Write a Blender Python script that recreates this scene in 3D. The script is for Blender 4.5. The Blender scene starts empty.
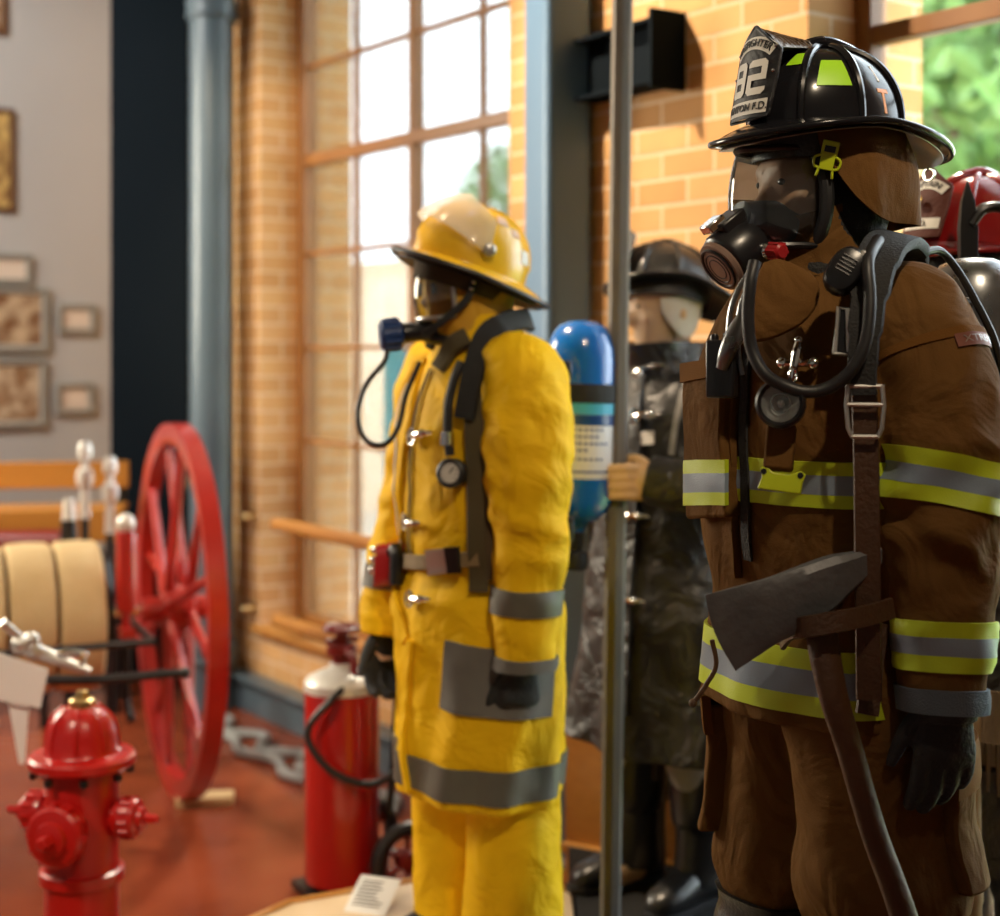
import bpy, math, random
from math import sin, cos, pi, radians as R, sqrt, exp, atan2
from mathutils import Vector as V, Matrix, noise
SC = bpy.context.scene
COL = SC.collection
random.seed(11)
FPX, PCX, HY, CAMZ = 1500.0, 500.0, 350.0, 1.6


def P(px, py, Y):
    """world point seen at photo pixel px,py at distance Y"""
    return V(((px - PCX) / FPX * Y, Y, CAMZ - (py - HY) / FPX * Y))


def proj(p):
    return (PCX + FPX * p.x / p.y, HY - FPX * (p.z - CAMZ) / p.y)


# ---------------------------------------------------------------- materials
MATS = {}


def mat(name, color, rough=0.5, metal=0.0, color2=None, vscale=6.0, vcon=0.35, bump=0.0, bscale=60.0,
        coat=0.0, sheen=0.0, spec=0.5, weave=0.0, detail=4.0, rvar=0.0, crease=0.0, stretch=(1, 1, 1)):
    m = bpy.data.materials.new(name)
    m.use_nodes = True
    nt = m.node_tree
    b = nt.nodes['Principled BSDF']
    b.inputs['Base Color'].default_value = (*color, 1)
    b.inputs['Roughness'].default_value = rough
    b.inputs['Metallic'].default_value = metal
    b.inputs['Coat Weight'].default_value = coat
    b.inputs['Coat Roughness'].default_value = 0.08
    b.inputs['Sheen Weight'].default_value = sheen
    b.inputs['Specular IOR Level'].default_value = spec
    tc = nt.nodes.new('ShaderNodeTexCoord')
    mp = nt.nodes.new('ShaderNodeMapping')
    mp.inputs['Scale'].default_value = stretch
    nt.links.new(tc.outputs['Object'], mp.inputs['Vector'])

    def noi(sc, det=detail):
        n = nt.nodes.new('ShaderNodeTexNoise')
        n.inputs['Scale'].default_value = sc
        n.inputs['Detail'].default_value = det
        nt.links.new(mp.outputs['Vector'], n.inputs['Vector'])
        return n
    if color2 is not None:
        n = noi(vscale)
        rp = nt.nodes.new('ShaderNodeMapRange')
        rp.inputs['From Min'].default_value = 0.5 - vcon
        rp.inputs['From Max'].default_value = 0.5 + vcon
        nt.links.new(n.outputs['Fac'], rp.inputs['Value'])
        mx = nt.nodes.new('ShaderNodeMix')
        mx.data_type = 'RGBA'
        mx.inputs[6].default_value = (*color, 1)
        mx.inputs[7].default_value = (*color2, 1)
        nt.links.new(rp.outputs['Result'], mx.inputs[0])
        nt.links.new(mx.outputs[2], b.inputs['Base Color'])
    if rvar:
        n = noi(vscale * 2.3)
        rr = nt.nodes.new('ShaderNodeMapRange')
        rr.inputs['To Min'].default_value = rough - rvar
        rr.inputs['To Max'].default_value = rough + rvar
        nt.links.new(n.outputs['Fac'], rr.inputs['Value'])
        nt.links.new(rr.outputs['Result'], b.inputs['Roughness'])
    last = None

    def addbump(src, strength, dist):
        nonlocal last
        bp = nt.nodes.new('ShaderNodeBump')
        bp.inputs['Strength'].default_value = strength
        bp.inputs['Distance'].default_value = dist
        nt.links.new(src, bp.inputs['Height'])
        if last is not None:
            nt.links.new(last, bp.inputs['Normal'])
        last = bp.outputs['Normal']
    if crease:
        n = noi(9.0, 3.0)
        n.inputs['Distortion'].default_value = 0.8
        addbump(n.outputs['Fac'], crease, 0.06)
    if bump:
        addbump(noi(bscale, 6.0).outputs['Fac'], bump, 0.01)
    if weave:
        addbump(noi(420.0, 2.0).outputs['Fac'], weave, 0.004)
    if last is not None:
        nt.links.new(last, b.inputs['Normal'])
    MATS[name] = m
    return m


def glass_mat(name, tint=(1, 1, 1), gloss=0.08, rough=0.02):
    m = bpy.data.materials.new(name)
    m.use_nodes = True
    nt = m.node_tree
    nt.nodes.remove(nt.nodes['Principled BSDF'])
    t = nt.nodes.new('ShaderNodeBsdfTransparent')
    t.inputs['Color'].default_value = (*tint, 1)
    g = nt.nodes.new('ShaderNodeBsdfGlossy')
    g.inputs['Roughness'].default_value = rough
    fr = nt.nodes.new('ShaderNodeFresnel')
    fr.inputs['IOR'].default_value = 1.45
    ad = nt.nodes.new('ShaderNodeMath')
    ad.operation = 'MULTIPLY_ADD'
    ad.inputs[1].default_value = 0.8
    ad.inputs[2].default_value = gloss
    nt.links.new(fr.outputs['Fac'], ad.inputs[0])
    mx = nt.nodes.new('ShaderNodeMixShader')
    nt.links.new(ad.outputs['Value'], mx.inputs[0])
    nt.links.new(t.outputs[0], mx.inputs[1])
    nt.links.new(g.outputs[0], mx.inputs[2])
    nt.links.new(mx.outputs[0], nt.nodes['Material Output'].inputs['Surface'])
    MATS[name] = m
    return m


# ---------------------------------------------------------------- mesh builder
def catmull(pts, n):
    """dense samples through control tuples of any length"""
    pts = [tuple(p) for p in pts]
    k = len(pts)
    if k == 2:
        return [tuple(a + (b - a) * i / n for a, b in zip(*pts)) for i in range(n + 1)]
    out = []
    for i in range(n + 1):
        t = i / n * (k - 1)
        j = min(int(t), k - 2)
        f = t - j
        p1, p2 = pts[j], pts[j + 1]
        p0 = pts[j - 1] if j > 0 else tuple(2 * a - b for a, b in zip(p1, p2))
        p3 = pts[j + 2] if j + 2 < k else tuple(2 * b - a for a, b in zip(p1, p2))
        out.append(tuple(0.5 * (2 * b + (c - a) * f + (2 * a - 5 * b + 4 * c - d) * f * f + (3 * b - a - 3 * c + d) * f ** 3)
                         for a, b, c, d in zip(p0, p1, p2, p3)))
    return out


class MB:
    def __init__(self):
        self.v, self.f, self.m = [], [], []

    def add(self, vs, fs, m=0, M=None):
        o = len(self.v)
        for p in vs:
            p = V(p)
            self.v.append(M @ p if M is not None else p)
        for f in fs:
            self.f.append([i + o for i in f])
            self.m.append(m)
        return self

    def box(self, c, s, M=None, m=0, taper=1.0):
        x, y, z = s[0] / 2, s[1] / 2, s[2] / 2
        vs = [V((c[0] + a * x * (taper if d > 0 else 1), c[1] + b * y * (taper if d > 0 else 1), c[2] + d * z))
              for d in (-1, 1) for a, b in ((-1, -1), (1, -1), (1, 1), (-1, 1))]
        fs = [(3, 2, 1, 0), (4, 5, 6, 7), (0, 1, 5, 4), (1, 2, 6, 5), (2, 3, 7, 6), (3, 0, 4, 7)]
        return self.add(vs, fs, m, M)

    def rings(self, rs, closed=True, caps=True, m=0, M=None, vclosed=False):
        n = len(rs[0])
        vs = [p for r in rs for p in r]
        fs = []
        for i in range(len(rs) if vclosed else len(rs) - 1):
            for j in range(n if closed else n - 1):
                a, b = i * n + j, i * n + (j + 1) % n
                i2 = (i + 1) % len(rs)
                c, d = i2 * n + (j + 1) % n, i2 * n + j
                fs.append((a, b, c, d))
        if caps and closed and not vclosed:
            fs.append(tuple(range(n))[::-1])
            fs.append(tuple((len(rs) - 1) * n + j for j in range(n)))
        return self.add(vs, fs, m, M)

    def lathe(self, prof, n=32, M=None, m=0, caps=True):
        rs = [[V((r * cos(2 * pi * j / n), r * sin(2 * pi * j / n), z)) for j in range(n)] for r, z in prof]
        return self.rings(rs, True, caps, m, M)

    def tube(self, pts, r, n=10, m=0, M=None, seg=None, caps=True, closed=False, flat=1.0):
        """round tube along pts; r number or list; flat squashes along the second frame axis"""
        if not isinstance(r, (list, tuple)):
            r = [r] * len(pts)
        ctl = [tuple(p) + (q,) for p, q in zip(pts, r)]
        if seg:
            ctl = catmull(ctl + ([ctl[0]] if closed else []), seg)
            if closed:
                ctl = ctl[:-1]
        ps = [V(c[:3]) for c in ctl]
        k = len(ps)
        rs, up = [], None
        for i in range(k):
            a, b = ps[i - 1 if (i or closed) else 0], ps[(i + 1) % k if (i < k - 1 or closed) else i]
            t = (b - a).normalized()
            if up is None:
                up = V((0, 0, 1)) if abs(t.z) < .9 else V((0, 1, 0))
            sd = t.cross(up).normalized()
            up = sd.cross(t).normalized()
            q = ctl[i][3]
            rs.append([ps[i] + sd * (q * cos(2 * pi * j / n)) + up * (q * flat * sin(2 * pi * j / n)) for j in range(n)])
        return self.rings(rs, True, caps, m, M, vclosed=closed)

    def prism(self, poly, z0, z1, M=None, m=0):
        n = len(poly)
        vs = [V((x, y, z0)) for x, y in poly] + [V((x, y, z1)) for x, y in poly]
        fs = [tuple(range(n))[::-1], tuple(range(n, 2 * n))] + [(i, (i + 1) % n, (i + 1) % n + n, i + n) for i in range(n)]
        return self.add(vs, fs, m, M)

    def ball(self, c, r, nu=20, nv=12, M=None, m=0):
        if not isinstance(r, (list, tuple)):
            r = (r, r, r)
        rs = []
        for i in range(1, nv):
            a = pi * i / nv
            rs.append([V((c[0] + r[0] * sin(a) * cos(2 * pi * j / nu), c[1] + r[1] * sin(a) * sin(2 * pi * j / nu), c[2] - r[2] * cos(a))) for j in range(nu)])
        return self.rings(rs, True, True, m, M)

    def torus(self, R0, r, n=40, k=10, M=None, m=0):
        return self.tube([(R0 * cos(2 * pi * i / n), R0 * sin(2 * pi * i / n), 0) for i in range(n)], r, k, m, M, closed=True)

    def text(self, s, size, M=None, ext=0.001, m=0, fn=None, align='CENTER', bold=0.0):
        vs, fs = text_geo(s, size, ext, align, bold)
        if fn:
            vs = [fn(p) for p in vs]
        return self.add(vs, fs, m, M)

    def build(self, name, mats, parent=None, ang=35, bevel=0, remesh=0, smooth=0, sub=0, flat=False):
        me = bpy.data.meshes.new(name)
        me.from_pydata([tuple(p) for p in self.v], [], self.f)
        if not isinstance(mats, (list, tuple)):
            mats = [mats]
        for q in mats:
            me.materials.append(MATS[q] if isinstance(q, str) else q)
        if len(mats) > 1:
            me.polygons.foreach_set('material_index', self.m)
        me.validate()
        import bmesh
        bm = bmesh.new()
        bm.from_mesh(me)
        bmesh.ops.recalc_face_normals(bm, faces=bm.faces)
        bm.to_mesh(me)
        bm.free()
        if not flat:
            me.polygons.foreach_set('use_smooth', [True] * len(me.polygons))
            if ang < 180 and not remesh:
                me.set_sharp_from_angle(angle=R(ang))
        me.update()
        o = bpy.data.objects.new(name, me)
        COL.objects.link(o)
        if parent is not None:
            o.parent = parent
        if bevel:
            md = o.modifiers.new('bevel', 'BEVEL')
            md.width, md.segments, md.limit_method, md.angle_limit = bevel, 2, 'ANGLE', R(40)
        if remesh:
            md = o.modifiers.new('remesh', 'REMESH')
            md.mode, md.voxel_size, md.use_smooth_shade = 'VOXEL', remesh, True
        if smooth:
            md = o.modifiers.new('smooth', 'SMOOTH')
            md.factor, md.iterations = 0.5, smooth
        if sub:
            md = o.modifiers.new('sub', 'SUBSURF')
            md.levels = md.render_levels = sub
        return o


_TXT = {}


def text_geo(s, size, ext, align, bold=0.0):
    cu = bpy.data.curves.new('txt', 'FONT')
    cu.body, cu.size, cu.extrude, cu.align_x, cu.align_y = s, size, ext, align, 'CENTER'
    cu.resolution_u = 4
    cu.offset = bold * size
    o = bpy.data.objects.new('txt', cu)
    COL.objects.link(o)
    dg = bpy.context.evaluated_depsgraph_get()
    me = bpy.data.meshes.new_from_object(o.evaluated_get(dg))
    vs = [v.co.copy() for v in me.vertices]
    fs = [list(p.vertices) for p in me.polygons]
    bpy.data.objects.remove(o)
    bpy.data.curves.remove(cu)
    bpy.data.meshes.remove(me)
    return vs, fs


def tag(o, label=None, cat=None, group=None, kind=None):
    for k, q in (('label', label), ('category', cat), ('group', group), ('kind', kind)):
        if q:
            o[k] = q
    return o


def empty(name, loc=(0, 0, 0), rz=0.0, label=None, cat=None, group=None, M=None):
    o = bpy.data.objects.new(name, None)
    o.empty_display_size = 0.05
    COL.objects.link(o)
    if M is not None:
        o.matrix_world = M
    else:
        o.location = loc
        o.rotation_euler = (0, 0, rz)
    tag(o, label, cat, group)
    return o


def struct(o):
    o['kind'] = 'structure'
    return o


# ---------------------------------------------------------------- parametric cloth surfaces
def sgnpow(x, e):
    return math.copysign(abs(x) ** e, x)


class Surf:
    """closed-around surface; u 0 = front (-Y), .25 = figure's left (+X), .5 = back"""

    def __init__(self, ev, wr=None):
        self.ev, self.wr = ev, wr
        self.cache = None

    def pt(self, u, v, off=0.0, wr=True):
        p = self.ev(u, v)
        e = 0.004
        a = self.ev(u + e, v) - self.ev(u - e, v)
        v1, v0 = min(1, v + e), max(0, v - e)
        b = self.ev(u, v1) - self.ev(u, v0)
        n = a.cross(b)
        n = n.normalized() if n.length > 1e-12 else V((0, 0, 1))
        c = self.cen(v)
        if n.dot(p - c) < 0:
            n = -n
        d = off + (self.wr(u, v, p) if (self.wr and wr) else 0)
        self.n = n
        return p + n * d

    def cen(self, v):
        return (self.ev(0, v) + self.ev(.5, v)) * 0.5

    def mesh(self, mb, nu=56, nv=60, v0=0.0, v1=1.0, caps=True, m=0):
        rs = [[self.pt(j / nu, v0 + (v1 - v0) * i / nv) for j in range(nu)] for i in range(nv + 1)]
        return mb.rings(rs, True, caps, m)

    def slab(self, mb, uv, nu, nv, off=0.003, th=0.004, full=False, m=0, wr=True, emb=0.004):
        """raised patch; uv(s,t) -> (u,v)"""
        out, inn = [], []
        for i in range(nv + 1):
            ro, ri = [], []
            for j in range(nu if full else nu + 1):
                u, v = uv(j / nu, i / nv)
                q = self.pt(u, v, off + th, wr)
                ro.append(q)
                ri.append(q - self.n * (th + emb))
            out.append(ro)
            inn.append(ri)
        k = len(out[0])
        vs = [p for r in out for p in r] + [p for r in inn for p in r]
        N = k * (nv + 1)
        fs = []
        lim = k if full else k - 1
        for i in range(nv):
            for j in range(lim):
                a, b, c, d = i * k + j, i * k + (j + 1) % k, (i + 1) * k + (j + 1) % k, (i + 1) * k + j
                fs += [(a, b, c, d), (d + N, c + N, b + N, a + N)]
        for i in (0, nv):
            for j in range(lim):
                a, b = i * k + j, i * k + (j + 1) % k
                fs.append((a, b, b + N, a + N))
        if not full:
            for i in range(nv):
                for j in (0, k - 1):
                    a, b = i * k + j, (i + 1) * k + j
                    fs.append((a, b, b + N, a + N))
        return mb.add(vs, fs, m)

    def band(self, mb, v0, v1, nu=56, nv=3, off=0.003, th=0.002, m=0, u0=0.0, u1=1.0, slope=None):
        full = (u1 - u0) >= 0.999
        sl = slope or (lambda u: 0.0)
        return self.slab(mb, lambda s, t: (u0 + (u1 - u0) * s, v0 + (v1 - v0) * t + sl(u0 + (u1 - u0) * s)), nu, nv, off, th, full, m)

    # -- find the surface point seen at a photo pixel, for placing real trims on real cloth
    def find(self, px, py, W):
        if self.cache is None:
            self.cache = []
            for i in range(81):
                for j in range(96):
                    u, v = j / 96, i / 80
                    p = W @ self.pt(u, v)
                    n = (W.to_3x3() @ self.n)
                    if n.dot(V((0, 0, CAMZ)) - p) > 0:
                        self.cache.append((*proj(p), u, v, p.y))
        best, bd = None, 1e18
        for x, y, u, v, d in self.cache:
            q = (x - px) ** 2 + (y - py) ** 2
            if q < bd:
                best, bd = (u, v), q
        u, v = best
        su, sv = 1 / 96, 1 / 80
        for it in range(7):
            su /= 1.9
            sv /= 1.9
            for du in (-1, 0, 1):
                for dv in (-1, 0, 1):
                    uu, vv = u + du * su, min(1, max(0, v + dv * sv))
                    x, y = proj(W @ self.pt(uu, vv))
                    q = (x - px) ** 2 + (y - py) ** 2
                    if q < bd:
                        bd, best = q, (uu, vv)
            u, v = best
        return best

    def quad(self, mb, cor, W, nu=10, nv=10, off=0.003, th=0.004, m=0, emb=0.004, round_=0):
        """patch from four photo corners: top-left, top-right, bottom-right, bottom-left"""
        a, b, c, d = [self.find(x, y, W) for x, y in cor]
        fix = lambda q: (q[0] - 1 if q[0] - a[0] > .5 else q[0] + 1 if q[0] - a[0] < -.5 else q[0], q[1])
        b, c, d = fix(b), fix(c), fix(d)

        def uv(s, t):
            return tuple((a[i] * (1 - s) + b[i] * s) * (1 - t) + (d[i] * (1 - s) + c[i] * s) * t for i in (0, 1))
        return self.slab(mb, uv, nu, nv, off, th, False, m, True, emb)

    def path(self, pts, W, off=0.008, seg=24):
        uvs = [self.find(x, y, W) for x, y in pts]
        fx = [uvs[0]]
        for q in uvs[1:]:
            u = q[0]
            while u - fx[-1][0] > .5:
                u -= 1
            while u - fx[-1][0] < -.5:
                u += 1
            fx.append((u, q[1]))
        den = catmull(fx, seg) if len(fx) > 1 else fx
        out = []
        for u, v in den:
            p = self.pt(u, min(1, max(0, v)), off)
            out.append((p, self.n.copy()))
        return out


def ribbon(mb, pn, w, th=0.003, m=0):
    """flat strap along [(point, normal)]"""
    rs = []
    k = len(pn)
    for i in range(k):
        p, n = pn[i]
        t = (pn[min(k - 1, i + 1)][0] - pn[max(0, i - 1)][0]).normalized()
        s = t.cross(n).normalized()
        ww = w[min(len(w) - 1, int(i / k * len(w)))] if isinstance(w, (list, tuple)) else w
        h = ww / 2
        rs.append([p - s * h, p - s * h * .9 + n * th, p + s * h * .9 + n * th, p + s * h, p + s * h * .9 - n * th * .6, p - s * h * .9 - n * th * .6])
    return mb.rings(rs)


def torso_surf(keys, wr=None):
    """keys: (z, cx, cy, rx, ry, n) from bottom to top"""
    def ev(u, v):
        k = len(keys)
        t = max(0.0, min(1.0, v)) * (k - 1)
        j = min(int(t), k - 2)
        f = t - j
        p1, p2 = keys[j], keys[j + 1]
        p0 = keys[j - 1] if j else p1
        p3 = keys[j + 2] if j + 2 < k else p2
        z, cx, cy, rx, ry, n = (0.5 * (2 * b + (c - a) * f + (2 * a - 5 * b + 4 * c - d) * f * f + (3 * b - a - 3 * c + d) * f ** 3)
                                for a, b, c, d in zip(p0, p1, p2, p3))
        a = 2 * pi * u
        return V((cx + rx * sgnpow(sin(a), 2 / n), cy - ry * sgnpow(cos(a), 2 / n), z))
    return Surf(ev, wr)


def limb_surf(keys, wr=None, ref=V((0, 1, 0))):
    """keys: (x, y, z, ra, rb) along the limb from root to end"""
    def key(v):
        k = len(keys)
        t = max(0.0, min(1.0, v)) * (k - 1)
        j = min(int(t), k - 2)
        f = t - j
        p1, p2 = keys[j], keys[j + 1]
        p0 = keys[j - 1] if j else tuple(2 * a - b for a, b in zip(p1, p2))
        p3 = keys[j + 2] if j + 2 < k else tuple(2 * b - a for a, b in zip(p1, p2))
        return tuple(0.5 * (2 * b + (c - a) * f + (2 * a - 5 * b + 4 * c - d) * f * f + (3 * b - a - 3 * c + d) * f ** 3)
                     for a, b, c, d in zip(p0, p1, p2, p3))

    def ev(u, v):
        q = key(v)
        q1, q0 = key(min(1, v + .03)), key(max(0, v - .03))
        t = (V(q1[:3]) - V(q0[:3])).normalized()
        sd = t.cross(ref).normalized()
        fb = sd.cross(t)
        a = 2 * pi * u
        return V(q[:3]) + sd * (q[3] * sin(a)) - fb * (q[4] * cos(a))
    return Surf(ev, wr)


def fold(p, f=7.0, amp=0.006, sz=1.0, seed=0.0):
    q = V((p.x * f + seed, p.y * f + seed * 2, p.z * f * sz))
    a = noise.noise(q)
    b = noise.noise(q * 2.1 + V((5, 3, 1)))
    r = 1 - 2 * abs(noise.noise(q * 1.3 + V((9, 2, 4))))
    return amp * (0.7 * a + 0.3 * b + 0.6 * (r - .5))


def hand_mb(mb, side=1, curl=(20, 25, 20), thumb=25, s=1.0, M=None, spread=4, r=0.0095):
    """wrist at origin, fingers down -Z, palm towards +Y; side +1 puts the thumb at -X"""
    loc = MB()
    pr = [(0.0, .028, .021), (-.03, .036, .02), (-.06, .042, .019), (-.088, .042, .0165), (-.1, .038, .012)]
    rs = []
    for z, a, b in pr:
        rs.append([V((a * sgnpow(cos(2 * pi * j / 20), .8), b * sgnpow(sin(2 * pi * j / 20), .8), z)) for j in range(20)])
    loc.rings(rs)
    L = [(.034, .038, .022, .02), (.0115, .044, .027, .022), (-.0115, .04, .025, .021), (-.034, .03, .019, .018)]
    for i, (x, a, b, c) in enumerate(L):
        x = -x * side
        sp = R((1.5 - i) * -spread) * side
        p = V((x, 0, -.085))
        pts, ang = [V((x * .95, 0, -.07)), p], 0
        for seg, (ln, cu) in enumerate(zip((a, b, c), curl)):
            ang += R(cu + i * 3)
            d = V((sin(sp) * cos(ang), sin(ang), -cos(ang)))
            p = p + d * ln
            pts.append(p)
        rr = r * (0.86 if i == 3 else 1)
        loc.tube(pts, [rr * 1.15, rr * 1.1, rr * 1.05, rr * .95, rr * .75], 10, seg=14)
    th = R(thumb)
    p0 = V((-.026 * side, .004, -.02))
    p1 = V((-.048 * side, .012, -.048))
    p2 = p1 + V((-sin(th) * .034 * side, .012, -cos(th) * .034))
    p3 = p2 + V((-sin(th * .6) * .026 * side, .01, -cos(th * .6) * .026))
    loc.tube([p0, p1, p2, p3], [.013, .0125, .0105, .0075], 10, seg=12)
    S = Matrix.Diagonal((s, s, s, 1))
    return mb.add(loc.v, loc.f, 0, (M @ S) if M is not None else S)


def frame_from(p, zdir, ydir):
    """matrix at p with Z along zdir and Y as near ydir as it can be"""
    z = V(zdir).normalized()
    y = V(ydir)
    x = y.cross(z).normalized()
    y = z.cross(x)
    M = Matrix((x, y, z)).transposed().to_4x4()
    M.translation = V(p)
    return M
# ================================================================ camera, world, view
cam = bpy.data.cameras.new('camera')
cam.lens, cam.sensor_width, cam.sensor_fit = 54.0, 36.0, 'AUTO'
cam.shift_y = -(458 - HY) / 1000.0
cam.clip_start = 0.05
cam.dof.use_dof = True
cam.dof.focus_distance = 2.45
cam.dof.aperture_fstop = 2.2
co = bpy.data.objects.new('camera', cam)
co.location = (0, 0, CAMZ)
co.rotation_euler = (R(90), 0, 0)
COL.objects.link(co)
SC.camera = co
SC.view_settings.view_transform = 'Standard'
SC.view_settings.look = 'None'
SC.view_settings.exposure = 0.0
SC.view_settings.gamma = 1.0
SC.view_settings.use_curve_mapping = False
SC.cycles.use_denoising = True
SC.cycles.max_bounces = 8
SC.cycles.diffuse_bounces = 4
SC.cycles.glossy_bounces = 4
SC.cycles.transparent_max_bounces = 16
SC.cycles.caustics_reflective = False
SC.cycles.caustics_refractive = False
SC.cycles.sample_clamp_indirect = 4.0

w = bpy.data.worlds.new('sky')
w.use_nodes = True
SC.world = w
bg = w.node_tree.nodes['Background']
bg.inputs['Color'].default_value = (0.86, 0.94, 1.0, 1)
bg.inputs['Strength'].default_value = 9.0

# ================================================================ materials
mat('gallery_plaster', (.50, .50, .49), .9, color2=(.46, .46, .45), vscale=3)
mat('dark_steel_paint', (.004, .008, .012), .85, color2=(.006, .010, .015), vscale=2, spec=.06)
mat('blue_steel_paint', (.11, .21, .35), .4, color2=(.09, .18, .31), vscale=3, spec=.5)
mat('pipe_paint', (.10, .145, .18), .33, color2=(.08, .12, .15), vscale=3)
mat('window_paint', (.32, .14, .035), .4, color2=(.25, .10, .025), vscale=9)
mat('varnished_oak', (.52, .24, .05), .35, color2=(.40, .16, .03), vscale=2.5, stretch=(1, 14, 14), coat=.3)
mat('ceiling_paint', (.35, .33, .3), .9)
mat('platform_board', (.74, .60, .40), .4, color2=(.66, .50, .31), vscale=4, coat=.2)
mat('platform_edge', (.62, .30, .06), .35, color2=(.5, .22, .04), vscale=5, coat=.3)
mat('black_carpet', (.008, .008, .008), .95, bump=.4, bscale=300)
mat('white_card', (.8, .8, .78), .7)
mat('ink', (.03, .03, .03), .7)
glass_mat('window_glass', (.98, 1, 1), .03)


def brick_mat(name, c1, c2, mortar, scale=1.0):
    m = bpy.data.materials.new(name)
    m.use_nodes = True
    nt = m.node_tree
    b = nt.nodes['Principled BSDF']
    b.inputs['Roughness'].default_value = .85
    tc = nt.nodes.new('ShaderNodeTexCoord')
    sp = nt.nodes.new('ShaderNodeSeparateXYZ')
    nt.links.new(tc.outputs['Object'], sp.inputs[0])
    ad = nt.nodes.new('ShaderNodeMath')
    nt.links.new(sp.outputs['X'], ad.inputs[0])
    nt.links.new(sp.outputs['Y'], ad.inputs[1])
    cb = nt.nodes.new('ShaderNodeCombineXYZ')
    nt.links.new(ad.outputs[0], cb.inputs['X'])
    nt.links.new(sp.outputs['Z'], cb.inputs['Y'])
    br = nt.nodes.new('ShaderNodeTexBrick')
    br.inputs['Color1'].default_value = (*c1, 1)
    br.inputs['Color2'].default_value = (*c2, 1)
    br.inputs['Mortar'].default_value = (*mortar, 1)
    br.inputs['Scale'].default_value = scale
    br.inputs['Brick Width'].default_value = .225
    br.inputs['Row Height'].default_value = .078
    br.inputs['Mortar Size'].default_value = .006
    br.inputs['Mortar Smooth'].default_value = .3
    br.inputs['Bias'].default_value = -.1
    nt.links.new(cb.outputs[0], br.inputs['Vector'])
    n = nt.nodes.new('ShaderNodeTexNoise')
    n.inputs['Scale'].default_value = 7
    n.inputs['Detail'].default_value = 6
    nt.links.new(tc.outputs['Object'], n.inputs['Vector'])
    mx = nt.nodes.new('ShaderNodeMix')
    mx.data_type, mx.blend_type = 'RGBA', 'OVERLAY'
    mx.inputs[0].default_value = .15
    nt.links.new(br.outputs['Color'], mx.inputs[6])
    nt.links.new(n.outputs['Fac'], mx.inputs[7])
    nt.links.new(mx.outputs[2], b.inputs['Base Color'])
    bp = nt.nodes.new('ShaderNodeBump')
    bp.invert = True
    bp.inputs['Strength'].default_value = .5
    bp.inputs['Distance'].default_value = .01
    nt.links.new(br.outputs['Fac'], bp.inputs['Height'])
    nt.links.new(bp.outputs[0], b.inputs['Normal'])
    MATS[name] = m


brick_mat('tan_brick', (.66, .385, .16), (.54, .28, .10), (.72, .54, .36))
brick_mat('outdoor_brick', (.82, .64, .45), (.74, .55, .36), (.8, .7, .58))

# red sealed concrete floor
m = mat('red_floor', (.20, .035, .014), .22, color2=(.30, .075, .03), vscale=1.6, vcon=.25, rvar=.08, bump=.08, bscale=14, spec=.5)

# ================================================================ room shell: wall frame (s along, d outward, z)
EDIR, ODIR, WOFF = V((.5736, -.8192, 0)), V((.8192, .5736, 0)), 2.95
WALL_M = Matrix((EDIR, ODIR, V((0, 0, 1)))).transposed().to_4x4()
WALL_M.translation = ODIR * WOFF


def W(s, d, z):
    return WALL_M @ V((s, d, z))


CEIL = 4.3
L0, L1, RL0, RL1 = -6.07, -4.16, -2.79, -0.9
SILL, HEAD = .36, 4.0
GL, TH = .22, .46

fl = MB()
fl.box((-1.5, -3.85, -.1), (13.4, 8.6, .2))
o = struct(fl.build('floor', 'red_floor', ang=30))
o.matrix_world = WALL_M

ce = MB()
ce.box((-1.5, -3.85, CEIL + .1), (13.4, 8.6, .2))
o = struct(ce.build('ceiling', 'ceiling_paint'))
o.matrix_world = WALL_M


def wallbox(mb, s0, s1, z0, z1, d0=0, d1=TH):
    mb.box(((s0 + s1) / 2, (d0 + d1) / 2, (z0 + z1) / 2), (s1 - s0, d1 - d0, z1 - z0))


wb = MB()
wallbox(wb, -8.4, L0, 0, CEIL)
wallbox(wb, L1, RL0, 0, CEIL)
wallbox(wb, RL1, 6.0, 0, CEIL)
SILL2 = .12
for a, b, sl_ in ((L0, L1, SILL), (RL0, RL1, SILL2)):
    wallbox(wb, a, b, 0, sl_)
    wallbox(wb, a, b, HEAD, CEIL)
o = struct(wb.build('wall_right', 'tan_brick', flat=True))
o.matrix_world = WALL_M

# back wall, square to the window wall, and the walls behind the camera
bw = MB()
bw.box((-7.9 - .1, -4.5, CEIL / 2), (.2, 9.0, CEIL))
o = struct(bw.build('wall_back', 'gallery_plaster', flat=True))
o.matrix_world = WALL_M
bw = MB()
bw.box((-1.0, -8.1, CEIL / 2), (14.0, .2, CEIL))
o = struct(bw.build('wall_left', 'gallery_plaster', flat=True))
o.matrix_world = WALL_M
bw = MB()
bw.box((5.0, -4.0, CEIL / 2), (.2, 8.0, CEIL))
o = struct(bw.build('wall_front', 'gallery_plaster', flat=True))
o.matrix_world = WALL_M


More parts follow.
